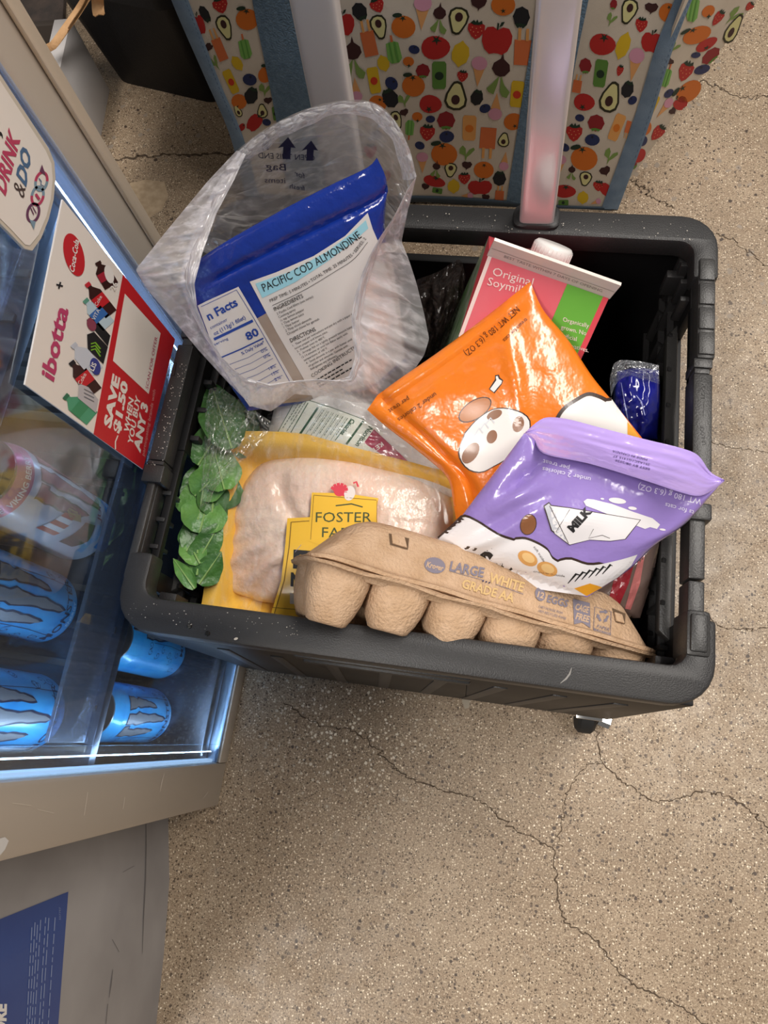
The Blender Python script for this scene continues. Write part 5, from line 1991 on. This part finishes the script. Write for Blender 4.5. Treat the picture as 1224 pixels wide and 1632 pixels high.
# bone, bun and a plain patched shape in the middle of the bag
d.poly([(779, 620), (788, 627), (800, 612), (802, 606), (797, 602), (795, 597), (789, 598), (789, 604)], OB, 0)
d.poly([(781, 620), (787, 625), (799, 611), (800, 607), (795, 604), (793, 599), (790, 600), (791, 606)], OW, 1)
BUN = P('bun_brown', '#b8733f', .3, coat=.3)
d.ell((757, 653), 30, 15, -33, OB, 0, n=24)
d.ell((757, 653), 28, 13.5, -33, BUN, 1, n=24)
body = [(742, 690), (762, 668), (790, 652), (822, 655), (842, 668), (842, 690), (828, 712), (808, 730), (788, 742), (766, 752), (744, 745), (732, 722)]
body = [tuple(p) for p in resample(body + body[:1], 40)[:-1]]
cx, cy = np.mean(body, 0)
d.poly([(cx + (x - cx) * 1.035, cy + (y - cy) * 1.035) for x, y in body], OB, 1)
d.poly(body, OW, 2)
d.ell((784, 696), 8, 11, 20, OBR, 3)
d.ell((750, 722), 11, 19, 35, OBR, 3)
d.ell((788, 661), 13, 7, -25, OBR, 3)
d.ell((826, 676), 9, 13, 15, OBR, 3)
for k in range(3):
    d.stroke([(756 + k * 9, 694 - k * 9), (764 + k * 9, 682 - k * 8), (770 + k * 9, 690 - k * 8)], 2.2, P('treat_pale', '#cfd0d6', .3), 4)
d.build('printed_artwork', orange)

# ---------------------------------------------------------------- purple treat bag
PUR = foil('purple_foil', '#9a83c9', vary=('#8d76bd', 9))
PURL = foil('purple_foil_pale', '#b49be0', rough=.2, bump=(40, .5, 3))
purple = thing('purple_treat_bag', 'purple plastic treat bag with a milk carton picture, lying upside down on top', 'treat bag', at(920, 800, .36))


def pb(u, v):
    e = np.clip(16 * u * (1 - u) * v * (1 - v), 0, None)
    r = .018 * e ** .5 + .0018 * wob(u, v, 33, 4, 2) * np.clip(e * 2.5, 0, 1)
    r = r - .006 * np.exp(-((u - .16 + .12 * v) / .03) ** 2) * np.exp(-((v - .25) / .3) ** 2)
    r = r + .003 * np.sin(26 * (u + .4 * v)) * np.exp(-((u - .2) / .12) ** 2) * sst(.15, .5, v)
    return r


pp_pts = [(838, 690, .464), (1153, 766, .472), (935, 952, .396), (697, 862, .428)]
ps = Sheet([(836, 690), (852, 700), (868, 721), (941, 737), (1030, 764), (1088, 783), (1117, 788), (1140, 777), (1154, 765)], [(1154, 765), (1095, 832), (1045, 868), (1000, 910), (935, 952)], [(694, 866), (745, 886), (850, 920), (935, 952)], [(836, 690), (800, 738), (758, 793), (722, 840), (694, 866)], pp_pts, pb, n=56)
ps.build('pouch', PUR, purple, thick=shell(.012))
gp_ = Sheet([(838, 688), (858, 671), (873, 665), (905, 668), (955, 681), (1024, 699), (1085, 714), (1113, 726), (1132, 752), (1155, 765)], [(1155, 765), (1154.5, 766)], [(837, 690), (852, 700), (868, 721), (941, 737), (1030, 764), (1088, 783), (1117, 788), (1140, 777), (1154.5, 766)], [(838, 688), (837, 690)], [(838, 690, .4645), (1154, 766, .473), (1000, 690, .448), (1090, 716, .452)], lambda u, v: .001 - .005 * np.sin(PI * np.clip(v, 0, 1)) * np.sin(PI * np.clip(u, 0, 1)) ** .6 + .0012 * wob(u, v, 5, 7, 2) * np.sin(PI * np.clip(v, 0, 1)), n=48)
gp_.build('bottom_gusset', PURL, purple, thick=.0012)
d = Deco(gp_, seg=9)
PK = P('purple_ink', '#4d3f70', .4)
d.fit('BEST BY 08/2026', (1036, 746), (981, 732), 3.4, PK, 1)
d.fit('251A2C1G1415 37', (1036, 739), (978, 725), 3.4, PK, 1)
d.fit('MADE IN CANADA', (1032, 731), (977, 717), 3.4, PK, 1)
d.build('stamped_date', purple)
d = Deco(ps, seg=9)
PWH = P('purple_bag_white', '#e6e2e4', .25, coat=.4)
PLI = P('purple_bag_print', '#d7cfe8', .3)
GRYC = P('milk_grey', '#c3c4cc', .25, coat=.4)
wv = [tuple(p) for p in resample([(697, 860), (722, 838), (738, 824), (760, 832), (782, 846), (800, 856), (819, 862)], 20)] + [tuple(p) for p in resample([(822, 860), (838, 860), (858, 868), (873, 878), (880, 890), (889, 896)], 16)] + [tuple(p) for p in resample([(893, 894), (910, 892), (941, 901), (985, 893), (1016, 884)], 14)] + [(1006, 902), (985, 920), (935, 950), (850, 938), (740, 903)]
d.poly([(x, y - 4) for x, y in wv[:46]] + [(x, y) for x, y in wv[46:]], OB, 0)
d.poly(wv, PWH, 1)
d.fit('under 2 calories', (942, 761), (865, 744), 6.8, PLI, 1, bold=.012)
d.fit('per treat', (908, 743), (866, 732), 6.8, PLI, 1, bold=.012)
d.fit('WT 180 g (6.3 OZ)', (1119, 796), (1018, 771), 9, PLI, 1, bold=.012)
d.fit('ts for cats', (1107, 814), (1061, 801), 7, PLI, 1, bold=.012)
# spilt milk and milk carton
d.poly([(930, 799), (936, 795), (946, 796), (962, 800), (975, 803), (1010, 816), (1040, 826), (1052, 836), (1047, 843), (1036, 840), (1028, 843), (1015, 838), (985, 826), (950, 812), (934, 806)], PWH, 1)
d.ell((984, 798), 14, 4.5, 8, PWH, 1)
d.ell((1008, 810), 7, 2.6, 8, PWH, 1)
d.ell((1056, 844), 5, 1.6, 8, PWH, 1)
d.ell((960, 795), 3, 1.4, 8, PWH, 1)
mk = [(876, 806), (908, 810), (1020, 829), (996, 859), (972, 862), (940, 860), (908, 868), (884, 850)]
cx, cy = np.mean(mk, 0)
d.poly([(cx + (x - cx) * 1.02, cy + (y - cy) * 1.04) for x, y in mk], OB, 2)
d.poly(mk, PWH, 3)
d.poly([(866, 806), (875, 800), (884, 812), (908, 868), (878, 846)], OB, 2)
d.poly([(868, 807), (875, 802), (883, 814), (905, 864), (880, 845)], GRYC, 3)
d.stroke([(876, 806), (906, 866)], .9, OB, 4)
d.stroke([(908, 812), (886, 848)], .8, OB, 4)
d.stroke([(946, 843), (938, 858), (960, 853), (972, 858)], .8, OB, 4)
d.fit('MILK', (913, 849), (944, 815), 12.5, BLACK, 4, bold=.06)
d.ell((842, 836), 13, 17, 15, OB, 1)
d.ell((842, 836), 12, 16, 15, OBR, 2)
# split treats with their caption
TAN = P('treat_tan', '#d9a05c', .4)
TANL = P('treat_filling', '#e9c184', .4)
for (x, y), r in (((841, 890), 30), ((872, 907), 22)):
    d.ell((x, y), 17, 11, r, TAN, 2)
    d.ell((x + 1, y - 1), 11, 7, r, TANL, 3)
d.fit('soft inside', (850, 872), (866, 896), 4, OB, 2)
d.fit('crunchy outside', (850, 912), (900, 920), 3.4, OB, 2)
d.text('S', (754, 900), -20, 26, BLACK, 2, bold=.06, shear=.3)
d.stroke([(790, 905), (800, 900), (806, 912), (816, 906)], 4, BLACK, 2)
for k in range(6):
    d.stroke([(905 + k * 11, 930 - k * 3), (918 + k * 11, 915 - k * 3), (926 + k * 10, 917 - k * 3)], 3.6, BLACK, 2, taper=True)
d.poly([(915, 938), (940, 930), (960, 936), (935, 950)], P('treat_amber', '#e5a02c', .3, coat=.3), 3)
d.build('printed_artwork', purple)

# ---------------------------------------------------------------- blue pouch of fish fillets
NAVYF = foil('blue_foil', '#123494', rough=.18, bump=(38, 1.0, 4), vary=('#0d2c8c', 12))
cod = thing('fish_pouch', 'blue and white pouch of frozen cod with a recipe panel inside the clear produce bag', 'frozen food pouch', at(500, 600, .36))


def cb(u, v):
    e = np.clip(16 * u * (1 - u) * v * (1 - v), 0, None)
    r = .014 * e ** .5 + .0014 * wob(u, v, 41, 4, 2) * np.clip(e * 2.5, 0, 1)
    r = r - .004 * np.exp(-((v - .16) / .02) ** 2) * sst(0, .2, u)
    return r


cs_ = Sheet([(298, 428), (350, 392), (430, 346), (520, 299), (585, 268), (601, 252)], [(601, 252), (612, 275), (617, 300), (613, 370), (628, 470), (648, 575)], [(395, 655), (500, 640), (590, 618), (648, 575)], [(298, 428), (312, 500), (345, 580), (395, 655)], [(320, 415, .532), (600, 255, .540), (640, 575, .402), (400, 650, .395)], cb, n=54)
cs_.build('pouch', NAVYF, cod, thick=shell(.014))
d = Deco(cs_, seg=9)
WIN = P('pouch_window', '#b5a699', .22, coat=.5, vary=('#a08d80', 18))
CP = P('recipe_paper', '#e3ddd8', .35, coat=.3)
CY = P('recipe_cyan', '#9fd6e4', .4)
FB = P('facts_blue', '#1f45a0', .4)
d.poly([(402, 512), (440, 490), (600, 392), (619, 384), (636, 480), (647, 570), (590, 616), (500, 638), (400, 648), (385, 560)], WIN, 0)
d.poly([(398, 449), (440, 434), (500, 408), (550, 376), (586, 339), (594, 365), (604, 388), (622, 450), (636, 520), (645, 570), (600, 610), (500, 637), (484, 604), (440, 528)], CP, 1)
d.poly([(407, 452), (460, 434), (520, 402), (560, 372), (583, 351), (587, 364), (560, 388), (520, 418), (470, 450), (418, 475)], CY, 2)
# title bends upwards to the right
ttl = [(421, 465), (465, 445), (512, 420), (547, 400), (577, 378)]


def bend(txt, path, h, m, bold=0.02, ly=3):
    """line of text along a curve"""
    T, w = glyphs(txt, bold)
    q = resample(path, 80)
    L_ = np.r_[0, np.cumsum(np.linalg.norm(np.diff(q, axis=0), axis=1))]
    tg = np.gradient(q, axis=0)
    tg /= np.linalg.norm(tg, axis=1)[:, None]
    s_ = T[..., 0] / w * L_[-1]
    X = np.stack([np.interp(s_, L_, q[:, k]) for k in (0, 1)], -1)
    D_ = np.stack([np.interp(s_, L_, tg[:, k]) for k in (0, 1)], -1)
    Nn = np.stack([D_[..., 1], -D_[..., 0]], -1)
    d._put(X + Nn * (T[..., 1] * h)[..., None], m, ly)


bend('PACIFIC COD ALMONDINE', ttl, 13, BLACK, 0)
bend('PREP TIME: 5 MINUTES \u2022 TOTAL TIME: 25 MINUTES \u2022 SERVES: 2', [(431, 482), (480, 459), (530, 429), (562, 408), (584, 381)], 5.2, BLACK, .0)
d.stroke(resample([(434, 487), (482, 464), (532, 434), (564, 413), (586, 386)], 24), .7, BLACK, 3)
d.fit('INGREDIENTS', (438, 496), (484, 474), 6.6, BLACK, 3, bold=.005)
for i, t in enumerate(('2 Pacific Cod fillets (see varies)', 'Cooking spray', '\u00bd tsp lemon pepper', '1 Tbsp lemon juice', '1 Tbsp butter', '2 Tbsp sliced almonds', 'Chopped chives for garnish')):
    d.text(t, (442 + i * 2.75, 502 + i * 5.4), 26, 3.9, BLACK, 3, sx=.92)
d.fit('DIRECTIONS', (464, 546), (504, 527), 6.6, BLACK, 3, bold=.005)
for i, t in enumerate(('1.  Thaw cod per instructions and pat dry with a paper towel.', '     lemon pepper and lemon juice.', '2.  Preheat oven to 400\u00b0F.', '3.  Arrange fish on a lightly greased nonstick baking', '     12-14 minutes or until fish flakes easily with', '     temperature of 145\u00b0F.', '4.  Saut\u00e9 almonds in a pan with butter until', '     oil golden and almonds. Garnish with', '     Refrigerate any leftovers.')):
    d.text(t, (467 + i * 3.6, 552.5 + i * 4.7), 28, 3.5, BLACK, 3, sx=.95)
d.fit('COOKING INSTRUCTIONS', (498, 602), (580, 547), 5.6, BLACK, 3)
for i in range(3):
    d.lines((502 + i * 3, 606 + i * 5), (62, -36), (1.5, 3.6), 1, BLACK, 3, w=.5, seed=i)
d.poly([(315, 487), (331, 479), (380, 457), (410, 508), (440, 560), (470, 612), (440, 640), (398, 648), (350, 580)], CP, 1)
d.stroke([(377, 462), (405, 508), (436, 562), (464, 612)], .8, FB, 2)
d.stroke([(320, 489), (331, 484), (377, 462)], .8, FB, 2)
d.fit('n Facts', (333, 511), (380, 486), 13.5, FB, 2, bold=.03)
d.fit('container', (336, 525), (363, 511), 5.4, FB, 2)
d.fit('oz (113g/1 fillet)', (342, 535), (392, 508), 6.5, FB, 2, bold=.012)
d.stroke([(341, 541), (370, 527), (403, 511)], 4.4, FB, 2)
d.fit('serving', (342, 551), (364, 541), 4.5, FB, 2)
d.fit('80', (395, 543), (414, 533), 12.5, FB, 2, bold=.03)
d.stroke([(352, 570), (385, 556), (420, 539)], 2.2, FB, 2)
d.fit('% Daily Value*', (386, 566), (422, 547), 5, FB, 2, bold=.012)
for i, t in enumerate(('0%', '0%', '', '18%', '15%', '2%')):
    y0 = 562 + i * 9
    d.stroke([(358 + i * 5, 584 + i * 9), (395 + i * 5, 570 + i * 9), (425 + i * 5, 553 + i * 9)], .6, FB, 2)
    if t:
        d.fit(t, (417 + i * 4.3, 563 + i * 9), (427 + i * 4.3, 558 + i * 9), 5, FB, 2)
d.build('printed_panel', cod)

# ---------------------------------------------------------------- clear produce bag round the fish pouch
FILM = film('produce_bag_film', milk=.34, tint='#fdfbff', streak=(26, 1.0, 1), lo=.46, hi=.68, gain=.36, bump=.36, bscale=16, gloss=.12, edge=.2, crease=(19, .9, 1), line=.4)
FILMB = film('produce_bag_back', milk=.40, tint='#d5cfca', streak=(4, 7, 1), lo=.48, hi=.72, gain=.35, bump=.5, bscale=10, gloss=.10, edge=.10, crease=(4, 7, 1), line=.4)
HEM = film('produce_bag_hem', milk=.48, crease=(14, 1.8, 1), line=.3, tint='#f6f3f5', streak=(9, 3, 1), lo=.4, hi=.65, gain=.4, bump=.5, bscale=20, gloss=.07, edge=.2)
bag = thing('produce_bag', 'clear plastic produce bag with open mouth, wrapped round the blue fish pouch', 'plastic bag', at(480, 600, .35))
outer = [(377, 240, .575), (330, 290, .572), (262, 372, .565), (216, 430, .556), (232, 458, .548), (268, 500, .515), (318, 560, .465), (360, 606, .435), (402, 648, .412), (432, 656, .405), (470, 628, .405), (520, 632, .41), (570, 642, .405), (606, 640, .40), (650, 604, .395), (676, 566, .395), (684, 540, .398), (676, 500, .41), (664, 452, .43), (652, 415, .45), (640, 385, .475), (650, 335, .51), (664, 280, .56)]
inner = [(392, 246, .585), (374, 285, .58), (345, 340, .575), (322, 405, .57), (310, 452, .566), (314, 490, .552), (330, 530, .525), (352, 568, .50), (388, 602, .468), (430, 612, .452), (476, 606, .448), (512, 604, .448), (536, 606, .448), (556, 600, .448), (566, 570, .46), (562, 535, .475), (560, 505, .488), (566, 470, .502), (575, 440, .515), (588, 410, .53), (604, 380, .545), (628, 345, .556), (650, 300, .565)]


def path3(P_, n):
    P_ = np.array(P_, float)
    W = np.array([at(*p) for p in P_])
    L_ = np.r_[0, np.cumsum(np.linalg.norm(np.diff(P_[:, :2], axis=0), axis=1))]
    L_ /= L_[-1]
    t = np.linspace(0, 1, n + 1)
    out = np.stack([np.interp(t, L_, W[:, k]) for k in range(3)], 1)
    for _ in range(2):
        out[1:-1] = .25 * out[:-2] + .5 * out[1:-1] + .25 * out[2:]
    return out


nS, nT = 420, 14
O, I = path3(outer, nS), path3(inner, nS)
vs, uvs, fs = [], [], []
for i in range(nS + 1):
    for j in range(nT + 1):
        t = j / nT
        s_ = i / nS
        p = O[i] * (1 - t) + I[i] * t
        to = CC - p
        to /= np.linalg.norm(to)
        arch = .010 * math.sin(PI * t) ** .8
        ii = i * 150 / nS
        pl_ = (.0022 * (1 - 2 * abs(math.sin(ii * .34 + 2.2 * math.sin(ii * .11) + .8 * t))) + .0009 * (1 - 2 * abs(math.sin(ii * .83 + 1.9 * math.sin(ii * .17) + 1.5 * t)))) * math.sin(PI * min(1, t * 1.05)) ** .5
        vs.append(p + to * (arch + pl_))
        uvs.append((s_, t))
for i in range(nS):
    for j in range(nT):
        a = i * (nT + 1) + j
        fs.append((a, a + 1, a + nT + 2, a + nT + 1))
mesh('front_film', vs, fs, FILM, bag, None, True, uvs)
# hem: the doubled edge of the mouth
vs, uvs, fs = [], [], []
for i in range(0, nS + 1):
    s_ = i / nS
    if s_ > .47 and s_ < .62:
        wd = .4
    else:
        wd = 1.0
    for j in range(5):
        t = j / 4
        p = I[i] + (O[i] - I[i]) / max(1e-6, np.linalg.norm(O[i] - I[i])) * .014 * wd * t
        to = (CC - p) / np.linalg.norm(CC - p)
        vs.append(p + to * (.003 + .004 * math.sin(PI * t) + .0012 * math.sin(i * 150 / nS * .9 + 4 * t)))
        uvs.append((s_, t))
for i in range(nS):
    for j in range(4):
        a = i * 5 + j
        fs.append((a, a + 1, a + 6, a + 5))
mesh('mouth_hem', vs, fs, HEM, bag, None, True, uvs)
back = Sheet([(377, 240), (410, 214), (450, 190), (505, 168), (562, 159), (602, 166), (632, 195), (652, 235), (664, 280)], [(664, 280), (650, 335), (630, 385), (615, 420)], [(322, 400), (400, 440), (500, 430), (615, 420)], [(377, 240), (350, 310), (322, 400)], [(380, 242, .568), (560, 160, .572), (664, 280, .536), (500, 430, .450), (340, 400, .485)], lambda u, v: -.022 * np.sin(PI * np.clip(v, 0, 1)) * np.sin(PI * np.clip(u, 0, 1)) + .003 * wob(u, v, 17, 6, 3), n=44)
back.build('back_film', FILMB, bag)
# rolled edge along the top of the mouth
q = resample([(377, 240), (410, 214), (450, 190), (505, 168), (562, 159), (602, 166), (632, 195), (652, 235), (664, 280)], 60)
vs, uvs, fs = [], [], []
for i, p in enumerate(q):
    w_ = back(np.array([p]), 0.0)[0]
    cdir = back(np.array([p + (np.array((510, 300)) - p) * .12]), 0.0)[0] - w_
    cdir /= np.linalg.norm(cdir)
    for j in range(5):
        t = j / 4
        vs.append(w_ + cdir * .013 * t + back.plane.n * (.002 + .003 * math.sin(PI * t) + .0008 * math.sin(i * .8 + 3 * t)))
        uvs.append((i / 60, t))
for i in range(60):
    for j in range(4):
        a = i * 5 + j
        fs.append((a, a + 1, a + 6, a + 5))
mesh('mouth_hem', vs, fs, HEM, bag, None, True, uvs)
d = Deco(back, seg=8, base=.0006)
BI = P('bag_ink', '#2b2846', .6)
for (x, y), s_ in (((424, 226), .8), ((457, 236), 1.1), ((494, 240), 1.0)):
    d.poly([(x + a * s_, y + b * s_) for a, b in ((-6, 16), (-5, -2), (-13, 0), (2, -16), (13, 0), (6, -1), (5, 16))], BI, 0)
d.fit('OPEN THIS END', (502, 256), (412, 252), 9, BI, 0, up=95)
d.fit('Bag', (456, 272), (424, 270), 11, BI, 0, up=95)
d.fit('for', (486, 285), (470, 280), 9, BI, 0, up=95)
d.fit('items', (455, 292), (422, 291), 9, BI, 0, up=95)
d.fit('fresh', (486, 304), (462, 300), 8, BI, 0, up=95)
d.build('printed_lettering', bag)

# ---------------------------------------------------------------- bag of spinach at the left wall
LEAF = P('spinach_leaf', '#6b9a4c', .4, spec=.5, vary=('#4f8040', 40), bump=(140, .4, 2))
LEAFD = P('spinach_leaf_dark', '#4a7838', .4, spec=.5, vary=('#36602c', 40), bump=(140, .4, 2))
STEM = P('spinach_stem', '#86a861', .5)
spin = thing('spinach_bag', 'clear bag of green spinach leaves squeezed along the left cart wall', 'salad bag', at(320, 790, .27))
rl = random.Random(12)


def leaf(x, y, l, w, ang, z, dz=0.0, m=LEAF):
    """a single leaf; pixel length and width measured in the photograph, lying near height z"""
    p = at(x, y, z)
    k = np.linalg.norm(at(x + 10, y, z) - p) / 10
    L_, W_ = l * k, w * k
    a = math.radians(ang)
    ux_ = at(x + 30 * math.cos(a), y - 30 * math.sin(a), z + dz) - p
    ux_ /= np.linalg.norm(ux_)
    tz = (CC - p) / np.linalg.norm(CC - p)
    uy_ = np.cross(tz, ux_)
    uy_ /= np.linalg.norm(uy_)
    un = np.cross(ux_, uy_)
    n, mm = 12, 6
    vs, fs = [], []
    ph = rl.uniform(0, 6)
    for i in range(n + 1):
        t = i / n
        wd = W_ * .5 * 1.25 * (math.sin(PI * min(1, (t * .97 + .03) ** .72)) ** .85) * (1 + .05 * math.sin(t * 14 + ph)) + .0004
        for j in range(mm + 1):
            q = (j / mm - .5) * 2
            h = .42 * wd * abs(q) ** 1.2 * math.cos(ph) + .05 * L_ * math.sin(t * 4 + ph) + .09 * wd * math.sin(q * 5 + t * 8 + ph)
            vs.append(p + ux_ * (t - .5) * L_ + uy_ * q * wd + un * h)
    top = len(vs)
    for i in range(n):
        for j in range(mm):
            b = i * (mm + 1) + j
            fs.append((b, b + mm + 1, b + mm + 2, b + 1))
    vs += [v - un * .0006 for v in vs]
    fs += [tuple(x_ + top for x_ in f[::-1]) for f in fs]
    o = mesh('leaf', vs, fs, m, spin, None, True)
    mid = [Vector(vs[i * (mm + 1) + mm // 2]) + Vector(un) * .0008 for i in range(n + 1)]
    MB().tube(mid, [.0011] * 4 + [.0008] * 4 + [.0005] * 5, 5).build('midrib', STEM, o, True)


for a in ((352, 660, 96, 46, 95, .375, .0, LEAFD), (338, 706, 70, 44, 75, .37, .0, LEAFD), (346, 735, 66, 44, 100, .368, 0, LEAF), (338, 764, 60, 40, 70, .362, 0, LEAF),
          (322, 792, 62, 46, 112, .36, 0, LEAF), (340, 790, 50, 36, 60, .352, 0, LEAFD), (326, 818, 56, 44, 75, .355, 0, LEAF), (316, 842, 52, 36, 118, .35, 0, LEAF), (305, 872, 54, 30, 108, .345, .0, LEAF),
          (332, 866, 58, 36, 85, .34, 0, LEAFD), (320, 888, 44, 30, 70, .335, 0, LEAF), (293, 914, 46, 18, 108, .335, 0, LEAF), (330, 840, 60, 40, 60, .33, 0, LEAFD), (370, 672, 70, 34, 70, .352, 0, LEAFD), (390, 690, 60, 40, 40, .345, 0, LEAFD), (352, 770, 70, 44, 95, .335, 0, LEAFD), (318, 770, 60, 40, 95, .335, 0, LEAFD), (335, 905, 50, 30, 80, .31, 0, LEAFD)):
    leaf(a[0], a[1], a[2] * rl.uniform(1.15, 1.6), a[3] * rl.uniform(.95, 1.3), a[4] + rl.uniform(-38, 38), max(a[5], .352) + .016, a[6], a[7])
SF = film('spinach_film', milk=.02, tint='#e8ece6', streak=(3, 9, 1), lo=.5, hi=.72, gain=.30, bump=.5, bscale=12, gloss=.07, edge=.25)
ssh = Sheet([(334, 620), (352, 619), (400, 650), (432, 672)], [(432, 672), (420, 700), (350, 770), (335, 800)], [(318, 812), (335, 800)], [(334, 620), (328, 650), (325, 720), (318, 812)], [(334, 620, .412), (430, 672, .392), (320, 810, .386)], lambda u, v: .012 * np.sin(PI * np.clip(u, 0, 1)) * np.sin(PI * np.clip(v, 0, 1)) ** .5 + .002 * wob(u, v, 3, 7), n=30)
ssh.build('bag_film', SF, spin)

# ---------------------------------------------------------------- dark blue packet, black bag and red packet at the edges
DB = foil('deep_blue_foil', '#1a1f86', rough=.15, bump=(16, .6, 2), vary=('#12155f', 30))
blu = thing('blue_packet', 'dark blue shiny packet with a clear top edge beside the right cart wall', 'snack packet', at(1015, 650, .30))
bs = Sheet([(983, 592), (1015, 586), (1050, 590)], [(1050, 590), (1052, 640), (1048, 700)], [(975, 690), (1010, 705), (1048, 700)], [(983, 592), (976, 640), (975, 690)], [(983, 592, .372), (1050, 590, .375), (1010, 705, .345)], pillow(.014, .5, .003, 6, 5), n=30)
bs.build('packet', DB, blu, thick=shell(.012))
CF = film('packet_film', milk=.06, tint='#dfe3ea', streak=(9, 3, 1), lo=.45, hi=.68, gain=.3, bump=.35, bscale=10, gloss=.12, edge=.3, crease=(3, 2, 1), line=.25)
bf = Sheet([(978, 580), (990, 574), (1020, 576), (1050, 582)], [(1050, 582), (1051, 612)], [(974, 632), (982, 612), (1000, 600), (1030, 606), (1051, 612)], [(978, 580), (972, 605), (974, 632)], [(983, 578, .385), (1050, 582, .386), (1010, 620, .372)], lambda u, v: .006 * np.sin(PI * v) + .0015 * wob(u, v, 9, 8), n=24)
bf.build('clear_edge', CF, blu)
d = Deco(bs, seg=9)
d.stroke([(990, 610), (997, 650), (1005, 690)], 2, P('packet_pale', '#8d92c8', .3), 1, taper=True)
d.stroke([(1014, 630), (1022, 640), (1028, 662)], 2.4, P('packet_pale', '#8d92c8', .3), 1, taper=True)
d.build('packet_print', blu)

GB = film('black_bag_film', milk=.30, tint='#4b403c', streak=(4, 7, 1), lo=.42, hi=.66, gain=.4, bump=.4, bscale=8, gloss=.04, edge=.2, crease=(3, 3, 1), line=.3)
blk = thing('grey_produce_bag', 'dark crumpled clear produce bag between the fish pouch and the soymilk carton', 'plastic bag', at(700, 480, .28))
gs = Sheet([(664, 446), (700, 432), (732, 414), (742, 440)], [(742, 440), (735, 480), (712, 548)], [(676, 570), (695, 565), (712, 548)], [(664, 446), (672, 500), (676, 570)], [(664, 446, .36), (735, 420, .37), (690, 568, .32)], lambda u, v: .016 * np.sin(PI * np.clip(u, 0, 1)) * np.sin(PI * np.clip(v, 0, 1)) + .006 * wob(u, v, 13, 6), n=30)
gs.build('bag_film', GB, blk)

red = thing('red_striped_packet', 'clear packet with dark red stripes under the lower right corner of the purple bag', 'snack packet', at(1000, 930, .33))
rs_ = Sheet([(935, 930), (985, 900), (1052, 858)], [(1052, 858), (1040, 920), (1020, 985)], [(930, 975), (975, 985), (1020, 985)], [(935, 930), (930, 950), (930, 975)], [(935, 940, .37), (1050, 860, .375), (1000, 985, .35)], pillow(.01, .5, .002, 4, 5), n=26)
rs_.build('packet', foil('smoky_packet', '#5b4a44', rough=.2, bump=(50, .6, 3)), red, thick=shell(.01))
d = Deco(rs_, seg=9)
d.poly([(978, 925), (1000, 895), (1012, 892), (1002, 930), (985, 970), (968, 965)], P('packet_red', '#7c1e26', .25, coat=.4), 0)
d.poly([(1018, 890), (1028, 882), (1020, 930), (1005, 972), (996, 970)], P('packet_rose', '#9c5a58', .25, coat=.4), 0)
d.build('packet_print', red)

# ---------------------------------------------------------------- dark slab added in place of floor shade behind the pale box
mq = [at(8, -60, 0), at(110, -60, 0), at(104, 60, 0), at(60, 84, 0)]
mt = MB().prism(mq, None, (0, 0, .012), bevel=.002).build('shade_slab', P('shade_slab_brown', '#3b302a', .8, bump=(200, .4), vary=('#2a2320', 40)), None, True)
tag(mt, 'dark brown slab standing in for shaded floor beyond the steel post, behind the pale box', 'mat')  # no real mat: slab added in place of floor shade
